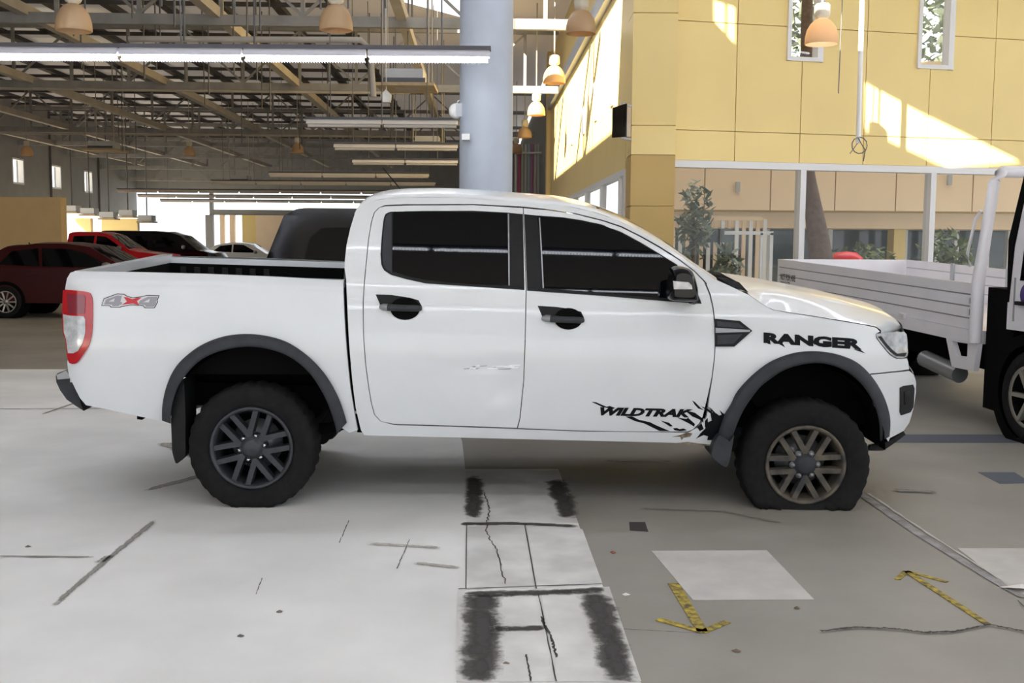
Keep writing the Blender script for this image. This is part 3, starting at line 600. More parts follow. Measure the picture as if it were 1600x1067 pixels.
def surf(name, polys, sf, m, parent=None, off=0., thick=.03, grid=.07, mirror=False, holes=()):
    """curved sheet from 2D (x,z) outline, following the lateral surface sf; thick = depth of its turned edge"""
    out = []
    for mir in ((False, True) if mirror else (False,)):
        bm = bmesh.new()
        loops = [[Vector((x,0,z)) for x, z in L] for L in [polys]+list(holes)]
        fl = [p for L in loops for p in L]; tri = tessellate_polygon(loops)
        V = [bm.verts.new(p) for p in fl]
        for t in tri:
            try: bm.faces.new([V[i] for i in t])
            except ValueError: pass
        xs = [p.x for p in fl]; zs_ = [p.z for p in fl]
        if grid:
            for lo, hi, ax in ((min(xs),max(xs),0),(min(zs_),max(zs_),2)):
                k = math.ceil(lo/grid)
                while k*grid < hi:
                    co = [0,0,0]; co[ax] = k*grid; no = [0,0,0]; no[ax] = 1
                    bmesh.ops.bisect_plane(bm, geom=bm.verts[:]+bm.edges[:]+bm.faces[:], plane_co=co, plane_no=no, dist=1e-5); k += 1
        bm.verts.ensure_lookup_table(); bm.verts.index_update()
        P2 = [(v.co.x, v.co.z) for v in bm.verts]; F_ = [[v.index for v in f.verts] for f in bm.faces]
        B_ = [(e.verts[0].index, e.verts[1].index) for e in bm.edges if len(e.link_faces) == 1]; bm.free()
        def W(x, z, dd=0.):
            s = sf(x,z)+off+dd; return Lw(x, WID-s if mir else s, z)
        vs_ = [W(x,z) for x, z in P2]; nm = []
        e = .012
        for x, z in P2:
            tx = W(x+e,z)-W(x-e,z); tz = W(x,z+e)-W(x,z-e); n_ = tx.cross(tz).normalized(); nm.append(-n_ if mir else n_)
        n0 = len(vs_); N = list(nm); bi = sorted({i for e_ in B_ for i in e_})
        a_ = {}; b_ = {}
        c2 = (sum(x for x,_ in P2)/len(P2), sum(z for _,z in P2)/len(P2))
        for i in bi:
            a_[i] = len(vs_); vs_.append(vs_[i]); b_[i] = len(vs_); x, z = P2[i]; vs_.append(W(x,z,thick))
        fs = [tuple(f) for f in F_] + [(a_[i],a_[j],b_[j],b_[i]) for i, j in B_]
        me = bpy.data.meshes.new(name); oo = Vector(O); me.from_pydata([tuple(v-oo) for v in vs_], [], fs)
        # orient front faces outward
        bm = bmesh.new(); bm.from_mesh(me); bm.faces.ensure_lookup_table()
        for k in range(len(F_)):
            f = bm.faces[k]; f.normal_update()
            if f.normal.dot(nm[F_[k][0]]) < 0: f.normal_flip()
        bm.to_mesh(me); bm.free()
        me.polygons.foreach_set('use_smooth', [True]*len(F_)+[False]*(len(fs)-len(F_)))
        cn = [(0,0,0)]*len(me.loops)
        for p in me.polygons[:len(F_)]:
            for li in p.loop_indices: cn[li] = tuple(N[me.loops[li].vertex_index])
        me.normals_split_custom_set(cn)
        me.materials.append(m); o = bpy.data.objects.new(name, me); COL.objects.link(o); o.parent = parent or pick; o['_o'] = tuple(O); out.append(o)
    return out[0]
def smoothpts(pts, n=4):
    """Catmull-Rom through an open polyline"""
    r = []
    for i in range(len(pts)-1):
        p0, p1, p2, p3 = pts[max(i-1,0)], pts[i], pts[i+1], pts[min(i+2,len(pts)-1)]
        for k in range(n):
            t = k/n; r.append(tuple(.5*((2*p1[c])+(-p0[c]+p2[c])*t+(2*p0[c]-5*p1[c]+4*p2[c]-p3[c])*t*t+(-p0[c]+3*p1[c]-3*p2[c]+p3[c])*t**3) for c in (0,1)))
    return r+[pts[-1]]
def panel(name, px, sf, m, **k): return surf(name, [hit(p,sf,k.get('off',0.)) for p in px], sf, m, **k)
S = smoothpts
# ---- pixel outlines read off the side of the pickup
rf_out = S([(253,657),(253.6,632),(260.7,601),(274.5,573),(296,551.5),(320,536),(351,525),(383,521.6),(414,524),(446,533),(473,549.5),(497,571),(516.5,597),(532,628),(542,660),(544,674)])
rf_in = S([(266.6,662),(268.6,636),(278.4,604.6),(296,579),(316,561),(343,549),(375,542.5),(402,542.5),(434,549.5),(461.4,563.3),(485,585),(501,608.6),(512.6,632),(522.4,660),(526.4,677.5)])
ff_out = S([(1117,693),(1124,670),(1131,649),(1141.5,631.5),(1152,611),(1174.5,586.5),(1201.5,566),(1233,553),(1260,548.7),(1287,549.4),(1314,555),(1339,566),(1359,584),(1375,607),(1386,631.5),(1391.5,657),(1390,682)])
ff_in = S([(1140,696),(1146,678),(1155,655),(1166,634),(1186,607),(1200,595),(1222,580),(1245,571.5),(1271,567.4),(1292,569),(1314,576),(1334,589),(1350,605),(1362,624),(1370,644),(1374,664),(1375,690)])
mid = lambda a, b, t: [(p[0]+(q[0]-p[0])*t, p[1]+(q[1]-p[1])*t) for p, q in zip(a, b)]
gapL = [(534,438),(536.4,446),(537,472.5),(539,512),(542.4,556.4),(547,603.6),(553.4,643),(558.7,672)]
gapR = [(541,438),(543,485.6),(545.6,538),(550.8,598),(556,638),(564,672)]
bed_px = [(101.7,451),(104.7,435),(110,426),(118,423.5),(200,425),(320,428),(430,432.5)] + gapL + [(546,676)] + mid(rf_out,rf_in,.5)[::-1] + [(211,649),(160.6,638),(134.4,633),(125,622),(115.6,603),(108,588),(106,577),(105,565),(112,540)]
panel('bed_side', bed_px, s_bed, m_white, mirror=True)
doorR = [(593,324.5),(585.5,332),(581,347),(576.5,374),(573.5,404),(570,440),(568,472.5),(568.7,525),(571.8,567),(576.5,603.6),(581,630),(586,648),(595.4,658)]
doorS = [(817,325),(821.5,449),(820.3,516),(817.6,595),(811.6,654),(807.7,668)]
doorF = [(817.5,324),(860,329),(900,335),(940,345),(970,355),(1000,370),(1030,387),(1060,406),(1084,424),(1100,440),(1108,460),(1113,480),(1116,505),(1117,530),(1115.5,560),(1111.5,591),(1106,617),(1103,630),(1097.8,651),(1092.5,661),(1082,671)]
roofS = [(537.5,434),(537.5,410),(540.5,383),(546.5,356),(554,332),(560,321.5),(570.5,314),(584,309.5),(605,306),(635,304.5),(710,304.5),(800,311),(840,313.6),(880,317.5),(920,325),(960,338),(990,352),(1020,369),(1050,388),(1080,409),(1120,435)]
g = .9
# side frame of the cab (pillar behind rear door, rail above the doors, A pillar, sill)
railtop = [(570.5,317),(584,313.5),(605,310),(635,308.5),(710,308.5),(800,315),(840,317.4),(880,321.5),(920,329),(960,342),(990,356),(1020,372.5),(1050,391),(1080,412),(1118,437)]
in_top = [(1101.5,439),(1085,422.5),(1061,404.3),(1031,385),(1001,368.2),(971,353.2),(940.5,343.2),(900,333.3),(860,327.2),(817,322.6),(740,318.7),(635,319),(602,320.3)]
rp = [(p[0]-1.3,p[1]) for p in doorR]
panel('cab_frame', [(541,438),(538.5,420),(538.5,410),(541.5,383),(547.5,356),(555,332),(561,322)] + railtop + [(1119,447),(1108,447)] + in_top + rp + [(617,664.2),(700,666.5),(808,670.5),(900,674),(1075,676),(1090,668),(1101,655),(1110,660),(1122,690),(1114,695.5),(1048,691.5),(900,688),(716,683.5),(569,680),(564,672)] + gapR[::-1][1:-1], dent, m_white, mirror=True)
win_r = S([(611,330.5),(603.5,333.5),(599.7,341),(596.7,365),(594.8,395),(596,413),(600.5,422),(611,428.7),(635,435.5),(665,442),(740,447),(819.5,452.5)],3) + [(817,334.5),(792,332),(740,329.3),(660,329.5)]
win_f = [(819,334.5),(838,336.5),(880,339.5),(910,344.2),(940,350.4),(970,362),(1000,378),(1030,396),(1058,413.5),(1088,452),(1096,473.5),(1046,470),(940,461),(823.5,453)]
H_ = lambda pts, sf: [hit(p,sf) for p in pts]
dr = surf('rear_door', H_(doorR + [(617,662.3),(700,664.6),(807.7,668.5)] + doorS[::-1][1:] + [(740,320.5),(635,321),(602,322.3)], dent), dent, m_white, holes=[H_(win_r,dent)], mirror=True, grid=.035)
df = surf('front_door', H_([(818.3,325.3)] + doorF[1:] + [(1074,674),(987,674.2),(900,672.4),(809.2,668.8)] + [(p[0]+1.3,p[1]) for p in doorS[::-1][1:-1]], dent), dent, m_white, holes=[H_(win_f,dent)], mirror=True)
def frame_px(pts, inset):                               # shrink a pixel polygon towards its inside
    n = len(pts); A = sum(pts[i][0]*pts[(i+1)%n][1]-pts[(i+1)%n][0]*pts[i][1] for i in range(n)); sg = 1 if A > 0 else -1; r = []
    for i in range(n):
        a, b, c = pts[i-1], pts[i], pts[(i+1)%n]
        n1 = Vector((-(b[1]-a[1]), b[0]-a[0])).normalized()*sg; n2 = Vector((-(c[1]-b[1]), c[0]-b[0])).normalized()*sg; m = (n1+n2)
        m = m.normalized()*inset/max(.5, m.normalized().dot(n1)) if m.length > 1e-6 else n1*inset; r.append((b[0]+m.x, b[1]+m.y))
    return r
for nm, wpx, dd, gl in (('rear', win_r, dr, [(614.5,331),(700,330.5),(792,333.2),(794.5,445.5),(740,444),(697.5,440.6),(665,437),(635,431),(613,423.7)]), ('front', win_f, df, [(840,338),(880,341),(910,346),(940,352.3),(970,364),(1000,380),(1030,398),(1054,413),(1082,450),(1088,468.5),(1048,466),(940,457.5),(850,450)])):
    surf('window_trim', H_(frame_px(wpx,.3),dent), dent, m_black, parent=dd, off=.006, mirror=False, thick=.02)
    surf('window_glass', H_(gl,dent), dent, m_tglass, parent=dd, off=.0035, thick=.004)
    surf('window_glass', H_(wpx,dent), (lambda f: (lambda x,z: WID-f(x,z)-.004))(dent), m_tglass, parent=dd, thick=.004)
surf('quarter_trim', H_([(611.5,332),(604.5,335),(601.5,342),(598.8,366),(597,395),(598.2,412),(602,420),(612,425.5)],dent), dent, m_flare, parent=dr, off=.003, thick=.004)
surf('weather_strip', H_([(594.5,395),(595.8,413),(600.3,422.3),(611,429.3),(635,436),(665,442.6),(740,447.6),(819.5,453),(819.5,450.8),(740,445.3),(665,440.2),(635,433.6),(611,427),(601.5,420.5),(597.2,412),(596,395)],dent), dent, m_black, parent=dr, off=-.004, thick=.012)
surf('weather_strip', H_([(823.5,454),(940,462),(1046,471),(1096,474.5),(1095,471),(1046,467),(940,458.5),(823.5,450.5)],dent), dent, m_black, parent=df, off=-.004, thick=.012)
for a, b in (((843,340),(849,450)),((794.5,334),(795.5,446))): surf('glass_seal', H_([(a[0]-1,a[1]),(a[0]+1,a[1]),(b[0]+1,b[1]),(b[0]-1,b[1])],dent), dent, m_gsil, parent=df if a[0] > 800 else dr, off=.0015, thick=.004)
# handles
def handle(door, plate, c, r, bar):
    surf('handle_plate', H_(plate,dent), dent, m_black, parent=door, off=-.002, thick=.004)
    x, z = hit(c,dent); k = r/268.
    surf('handle_cup', [(x+k*math.cos(a*.2618), z+.75*k*math.sin(a*.2618)) for a in range(24)], dent, m_under, parent=door, off=-.003, thick=.004)
    (xa, za), (xb, zb_) = hit(bar[0],dent), hit(bar[1],dent); s0 = dent(xa,za)
    pts = [Lw(xa+(xb-xa)*t, s0-.012-.022*math.sin(math.pi*min(1,max(0,t))), za+(zb_-za)*t) for t in (0,.08,.2,.4,.6,.8,.92,1)]
    MB().tube(pts, [.012,.02,.021,.02,.02,.02,.019,.012], 10).build('handle_bar', m_flare, door); MB().tube(pts[:3], [.0125,.0205,.0215], 10).build('handle_end', m_gsil, door)
handle(dr, [(587,460),(611,460.6),(640,465),(654,469),(659,478),(658,482),(594,476)], (633,482), 23, [(594,479),(659,481.5)])
handle(df, [(840,477.6),(870,479.5),(893,483),(908,487),(912.5,496),(911,500),(847,494)], (888,498), 22, [(847,496.5),(912,500)])
# scratches on the rear door
for k in range(16):
    px, py = random.uniform(722,800), 573+random.uniform(-4,4); L = random.uniform(6,26)
    surf('scratch', H_([(px,py),(px+L,py-1),(px+L*.8,py+random.uniform(.4,1.6)),(px+2,py+1)],dent), dent, m_scr if k % 3 else m_dgrey, parent=dr, off=-.0012, thick=.001, grid=0)
# fender
fen = [(1118,506),(1115,480),(1110.5,460),(1104,444),(1120,437.5),(1140,446.5),(1170,461),(1188,474),(1206,484),(1224,487.5),(1282.5,496.5),(1350,507.8),(1369,512),(1375,518),(1369,521),(1369,528),(1378,540),(1389.5,554),(1401,561),(1417,560),(1419,565),(1420.5,577),(1391,580.5),(1360,583.5)] + mid(ff_out,ff_in,.5)[::-1][16:] + [(1110,694),(1103,684),(1099,664),(1104.6,650),(1109,617),(1113.2,591),(1117,560),(1118.6,530)]
fe = panel('front_fender', fen, s_body, m_white, mirror=True)
vt = [(1116.5,498),(1156.5,501.5),(1175.6,516.7),(1147.5,541.5),(1117.5,541.5)]
ve = panel('fender_vent', vt, s_body, m_black, parent=fe, off=-.012, thick=.02)
for q in ([(1120,502),(1154,505),(1164,513),(1121,510)], [(1121,524),(1160,522),(1146,537),(1121,538)]): panel('vent_grille', q, s_body, m_flare, parent=ve, off=-.016, thick=.006, grid=0)
panel('vent_bar', [(1118,512),(1172,515.5),(1172,518.5),(1118,520)], s_body, m_gsil, parent=ve, off=-.017, thick=.008, grid=0)
# hood: loft from the fender line across to the far side
def loft(name, rows, m, parent=None, smooth=True):
    n = len(rows[0]); mb = MB(); mb.add([p for r in rows for p in r], [(i*n+k,i*n+k+1,(i+1)*n+k+1,(i+1)*n+k) for i in range(len(rows)-1) for k in range(n-1)], smooth)
    return mb.build(name, m, parent or pick)
hl = S([(1170,460),(1188,473),(1206,483),(1224,486.4),(1282.5,495.4),(1350,506.6),(1370,511),(1377,516.5)],3)
hs = S([(1150,439),(1185,444),(1215,449.5),(1260,458.3),(1305,467.3),(1343,478),(1381,488.6),(1400,499),(1411,513)],3)
rows = []; n = 17
for i in range(n):
    t = i/(n-1); a = hl[round(t*(len(hl)-1))]; b = hs[round(t*(len(hs)-1))]
    xa, za = hit(a, s_body); sa = s_body(xa,za)+.004; xb, zb_ = U(b[0],b[1],.42)
    bow = .10*t**2
    r = []
    for k in range(15):
        q = k/7. if k <= 7 else (14-k)/7.           # 0 at the edge, 1 in the middle
        sg = sa + (WID/2-sa)*q
        w1 = min(1,(sg-sa)/(.42-sa)) if sg < .42 else 1
        z_ = za+(zb_-za)*math.sin(w1*math.pi/2) + (.02*(sg-.42)/.48 if sg > .42 else 0); x_ = xa+(xb-xa)*w1 + (bow*(sg-.42)/.48 if sg > .42 else 0)
        r.append(Lw(x_, sg if k <= 7 else WID-sg, z_))
    rows.append(r)
hood = loft('hood', rows, m_white); hood_front = rows[-1]
panel('cowl_vent', [(1122,433.5),(1140,436),(1155,441),(1170,457),(1141,445)], s_body, m_black, off=-.004, thick=.02)
# roof and windscreen
rows = []; rs = S(roofS[4:], 3); nb = len(rs)
for i, p in enumerate(rs):
    xa, za = U(p[0],p[1],.30); t = max(0,(p[0]-880)/240.); xe, ze = hit((p[0],p[1]+4), s_body); se = s_body(xe,ze)
    r = []
    for k in range(17):
        q = k/8. if k <= 8 else (16-k)/8.
        if q < .01: x_, s_, z_ = xe, se, ze
        elif q < .13: x_, s_, z_ = (xa+xe)/2, (se+.30)/2-.012, max(za,ze)-.004
        else:
            c = (q-.125)/.875; s_ = .30+(WID/2-.30)*c; z_ = za + (.045*(1-(1-c)**2) if t <= 0 else .045*(1-(1-c)**2)*max(0,1-t)); x_ = xa + .05*min(1,t*1.6)*(1-(1-c)**2) 
        r.append(Lw(x_, s_ if k <= 8 else WID-s_, z_))
    rows.append(r)
iw = next(i for i, p in enumerate(rs) if p[0] > 925)
loft('roof', rows[:iw+1], m_white)
loft('windscreen', [r[2:-2] for r in rows[iw:]], m_tglass)
loft('windscreen_pillar', [r[:3] for r in rows[iw:]], m_white); loft('windscreen_pillar', [r[-3:] for r in rows[iw:]], m_white)
p = U(632,303,.8); q = U(598,262,.8)
ab = MB().lathe([(.045,-.02),(.04,.01),(.02,.035),(0,.04)], Lw(p[0],.8,p[1]), 14).build('antenna_base', m_black, pick); MB().tube([Lw(p[0],.8,p[1]),Lw(q[0],.8,q[1])], [.006,.003], 6).build('antenna_mast', m_black, ab)
# cab rear wall
cb = [U(*p_,.10) for p_ in ((538,436),(538.5,410),(541.5,383),(547.5,356),(555,332))]
loft('cab_back', [[Lw(x, s_body(x,z)+.01 + (WID-2*(s_body(x,z)+.01))*k/10., z) for k in range(11)] for x, z in cb], m_white)
loft('rear_window', [[Lw(x-.006, .33 + (WID-.66)*k/6., z) for k in range(7)] for x, z in cb[1:4]], m_tglass)
# front face: headlight, bumper, grille
def front_skin(name, px, m, depth, sgap=0., bow=.16):
    rows = []
    for p_ in px:
        x, z = hit(p_, s_body); s_ = s_body(x,z)+sgap; r = []
        for k in range(13): c = k/12.; r.append(Lw(x+bow*(1-(2*c-1)**2)-depth, s_+(WID-2*s_)*c, z))
        rows.append(r)
    return loft(name, rows, m)
front_skin('grille', [(1411,513),(1417,530),(1418.5,556),(1421,577)], m_black, .012)
front_skin('front_bumper', [(1421,574),(1427,584),(1431,596),(1431.5,612),(1428,638),(1421,660),(1411,674)], m_white, .0, bow=.12)
front_skin('lower_lip', [(1411,672),(1414,678),(1396,694),(1378,704)], m_black, .005, bow=.10)
loft('hood_edge', [hood_front, [p_ + Vector((0,0,-.05)) for p_ in hood_front]], m_white)
hlm = panel('headlight', S([(1370,521),(1392,520),(1413,518.6),(1417.3,528),(1418.4,545),(1418.2,556),(1410,559.5),(1400,559),(1390.5,552.7),(1379,539),(1370,527),(1370,521)],2)[:-1], s_body, m_head, off=-.006, thick=.02, mirror=True, grid=.02)
panel('headlight_rim', [(1372,526),(1381,537.5),(1391.5,550),(1401,556.5),(1414,557),(1417,551),(1402,552.5),(1393,545),(1384,535),(1377,525)], s_body, m_black, parent=hlm, off=-.008, thick=.006, grid=.02)
bp = [(1361,585.5),(1391,582.5),(1421,579.5),(1427.5,585),(1431.3,597),(1431.3,612),(1427.5,638),(1421,660),(1412,673),(1391,684),(1388,690)] + mid(ff_out,ff_in,.5)[::-1][1:17]
panel('bumper_corner', bp, s_body, m_white, mirror=True, grid=.03)
fg = panel('fog_light', [(1406.5,606),(1412,603),(1427,601),(1429.3,607),(1427.5,636),(1423,644),(1408,649),(1406,643)], s_body, m_black, off=-.006, thick=.02, mirror=True, grid=.02)
panel('fog_lens', [(1413,612),(1422,610),(1422,628),(1414,632)], s_body, m_tglass, parent=fg, off=-.010, thick=.004, grid=0)
panel('lip_corner', [(1388,690),(1412,674),(1415,679),(1380,704),(1357,704),(1360,696)], s_body, m_black, off=-.003, thick=.03, mirror=True, grid=.03)
# wheel arch flares
def flare(outp, inp):
    for mir in (False, True):
        rows = []
        for a, b in zip(outp, inp):
            r = []
            for t, d in ((0,.004),(.06,-.03),(.3,-.045),(.8,-.05),(1,-.042),(1,.10)):
                p_ = (a[0]+(b[0]-a[0])*t, a[1]+(b[1]-a[1])*t); x, z = hit(p_, s_body, d); s_ = min(s_body(x,z),.25)+d; r.append(Lw(x, WID-s_ if mir else s_, z))
            rows.append(r)
        loft('wheel_arch_flare', rows, m_flare)
flare(rf_out, rf_in); flare(ff_out, ff_in)
def slab(name, px, s0, s1, m, parent=None):
    P = [Lw(U(*p_,s0)[0], s0, U(*p_,s0)[1]) for p_ in px]; return MB().prism(P, ES*(s1-s0)).build(name, m, parent or pick)
slab('mud_flap', S([(267,656),(270,632),(279,606),(286,592),(289,625),(289.5,690),(289,712),(280,722),(274,723),(269,705)],2), .03, .26, m_black)
slab('mud_flap', S([(1140,690),(1123,680),(1113,704),(1113.5,714),(1124,724),(1133,729.5),(1138,726),(1143,705),(1147,680)],2), -.02, .20, m_flare)
# rear lamp
tl = panel('tail_light', S([(98,455),(101.7,452.5),(120,454),(137,456.5),(142,461),(144.5,474),(144,510),(142,528),(137,543),(132.5,550),(123,564),(117,568.5),(108,567),(104.5,555),(102,530),(98,519),(97,486),(98,455)],2)[:-1], s_bed, m_red, off=-.012, thick=.05, grid=.03)
sfl = s_bed
panel('clear_lens', [(98.5,491),(108,493),(130,494),(133,499),(133,520),(129,536),(122,548),(114,552),(106,552),(103,530),(99.5,519)], sfl, m_clear, parent=tl, off=-.017, thick=.005, grid=.03)
panel('dark_lens', [(104,458),(131,461),(133.5,466),(132,490),(106,489.5)], sfl, m_dred, parent=tl, off=-.0165, thick=.005, grid=.03)
# rear bumper
def rb(px, py, s): x, z = U(px,py,s); return Lw(x,s,z)
bpx = [(87,587),(90,583),(103,578),(110,590),(116,604),(124,622),(127,634),(131,642),(118,634),(104,624),(94,610),(88,597)]
mb = MB(); 
P = [rb(*p_,.10) for p_ in bpx]; mb.prism(P, ES*(WID-.2)); mb.build('rear_bumper', m_flare, pick)
slab('bumper_step', [(88,586),(103,578.5),(112,591),(90,593)], .085, .12, m_gsil)
slab('tow_bracket', [(214,648),(222,650),(222,656),(214,655)], .12, .2, m_under)
# bed: tailgate, rails, liner
xt, zt_ = U(112,424,.05); xf, zf = U(536,437,.05); zr = lambda x: zt_+(zf-zt_)*(x-xt)/(xf-xt)
def sheet(name, P, m, th=.02, parent=None): return MB().prism(P, Vector((0,0,-th))).build(name, m, parent or pick)
sN = lambda x: s_bed(x, zr(x))+.004
for a, b in ((sN(-.5), .135), (WID-.135, WID-sN(-.5))): MB().hexa([Lw(xt+.02,a,zr(xt)-.05),Lw(xf,a,zr(xf)-.05),Lw(xf,b,zr(xf)-.05),Lw(xt+.02,b,zr(xt)-.05),Lw(xt+.02,a,zr(xt)-.004),Lw(xf,a,zr(xf)-.004),Lw(xf,b,zr(xf)-.004),Lw(xt+.02,b,zr(xt)-.004)]).build('bed_rail', m_white, pick)
tg = MB().hexa([Lw(xt-.05,.1,.72),Lw(xt+.05,.1,.72),Lw(xt+.05,WID-.1,.72),Lw(xt-.05,WID-.1,.72),Lw(xt+.0,.09,zr(xt)),Lw(xt+.075,.09,zr(xt)),Lw(xt+.075,WID-.09,zr(xt)+.012),Lw(xt+.0,WID-.09,zr(xt)+.012)]).build('tailgate', m_white, pick)
zfl = .80
lin = MB(); lin.box((0,0,0),(0,0,0)) if False else None
def wall_(s0, s1, x0, x1, zlo, zhi): return [Lw(x0,s0,zlo),Lw(x1,s0,zlo),Lw(x1,s1,zlo),Lw(x0,s1,zlo),Lw(x0,s0,zhi(x0)),Lw(x1,s0,zhi(x1)),Lw(x1,s1,zhi(x1)),Lw(x0,s1,zhi(x0))]
zh_ = lambda x: zr(x)-.045
lin.hexa(wall_(.11,.14,xt+.05,xf-.02,zfl,zh_)); lin.hexa(wall_(WID-.14,WID-.11,xt+.05,xf-.02,zfl,zh_)); lin.hexa(wall_(.11,WID-.11,xf-.05,xf-.02,zfl,zh_)); lin.hexa(wall_(.11,WID-.11,xt+.055,xt+.08,zfl,zh_)); lin.hexa(wall_(.11,WID-.11,xt+.05,xf-.02,zfl-.03,lambda x: zfl))
lo = lin.build('bed_liner', m_under, pick)
for k in range(7): x = xt+.15+k*.10; MB().hexa(wall_(WID-.155,WID-.14,x,x+.04,zfl,lambda x: zr(x)-.07)).build('liner_rib', m_black, lo)
# mirror
mr = S([(1050,422),(1058,417.6),(1072,418),(1082,424),(1088,440),(1091,458),(1088,469.5),(1075,471),(1060,470.5),(1047,468.5),(1045,456),(1048,436),(1050,422)],2)[:-1]
P = [Lw(U(*p_,-.14)[0],-.14,U(*p_,-.14)[1]) for p_ in mr]; cc = sum(P,Vector())/len(P)
mb = MB(); R0 = [cc+(p_-cc)*.7-ES*.05 for p_ in P]; R1 = [cc+(p_-cc)*.93-ES*.03 for p_ in P]; R3 = [p_+ES*.10 for p_ in P]; n = len(P)
mb.add(R0+R1+P+R3, [(j*n+i,j*n+(i+1)%n,(j+1)*n+(i+1)%n,(j+1)*n+i) for j in range(3) for i in range(n)], True); mb.add(R0,[tuple(range(n))]); mb.add(R3,[tuple(range(n))])
mo = mb.build('side_mirror', m_carblack, pick)
P = [Lw(U(*p_,-.195)[0],-.195,U(*p_,-.195)[1]) for p_ in ((1052,439),(1076,441),(1081,446),(1082,452),(1053,452))]; MB().prism(P, ES*.03).build('indicator_lens', m_clear, mo)
P = [Lw(U(*p_,-.17)[0],-.17,U(*p_,-.17)[1]) for p_ in ((1062,420),(1071,420.5),(1080,427),(1086,441),(1088,458),(1083,458),(1080,440),(1073,428),(1062,424))]; MB().prism(P, ES*.02).build('chrome_cap', m_chrome, mo)
MB().tube([Lw(*(lambda u: (u[0],-.05,u[1]))(U(1078,466,-.05))), Lw(*(lambda u: (u[0],.08,u[1]))(U(1086,468,.08)))], .03, 8).build('mirror_arm', m_black, mo)
# underbody
x0, z0 = U(560,672,.2); x1, z1 = U(1110,690,.2)
ub = MB().hexa([Lw(x0,.14,z0-.0),Lw(x1,.14,z1+.0),Lw(x1,WID-.14,z1+.0),Lw(x0,WID-.14,z0-.0),Lw(x0,.14,.8),Lw(x1,.14,.75),Lw(x1,WID-.14,.75),Lw(x0,WID-.14,.8)]).build('underbody', m_under, pick)
for s in (.42, WID-.42):
    MB().bar(Lw(-1.15,s,.62), Lw(3.7,s,.50), .08, .14).build('chassis_rail', m_under, pick)
MB().hexa([Lw(3.0,.30,.55),Lw(3.75,.42,.5),Lw(3.75,WID-.42,.5),Lw(3.0,WID-.3,.55),Lw(2.6,.30,1.0),Lw(3.75,.42,.92),Lw(3.75,WID-.42,.92),Lw(2.6,WID-.3,1.0)]).build('engine_bay', m_under, pick)
for mir in (0,1):                                        # inner wheel housings
    for cx_, cz_, R_ in ((0,.42,.52),(3.2,.34,.51)):
        rows = []
        for k in range(15):
            a = math.radians((0 if cx_ else 8)+ (180 if cx_ else 150)*k/14.); x_, z_ = cx_+R_*math.cos(a), cz_+R_*math.sin(a); ss = [.07,.2,.4,.48]; 
            rows.append([Lw(x_, WID-s if mir else s, z_) for s in ss] + [Lw(cx_, WID-.48 if mir else .48, cz_+.2)])
        loft('wheel_housing', rows, m_under, smooth=False)
MB().tube([Lw(0,.2,.36),Lw(0,WID-.2,.36)], .06, 10).build('rear_axle', m_under, pick); MB().tube([Lw(3.2,.2,.27),Lw(3.2,WID-.2,.29)], .05, 10).build('front_axle', m_under, pick)
for s in (.36, WID-.36): MB().tube([Lw(-.75,s,.60),Lw(-.4,s,.42),Lw(0,s,.36),Lw(.4,s,.40),Lw(.75,s,.52)], .035, 8).build('leaf_spring', m_under, pick)
MB().tube([Lw(-.95,.5,.50),Lw(-.5,.45,.52),Lw(-.2,.6,.58),Lw(.6,.6,.5)], .035, 10).build('exhaust_pipe', m_gsil, pick)
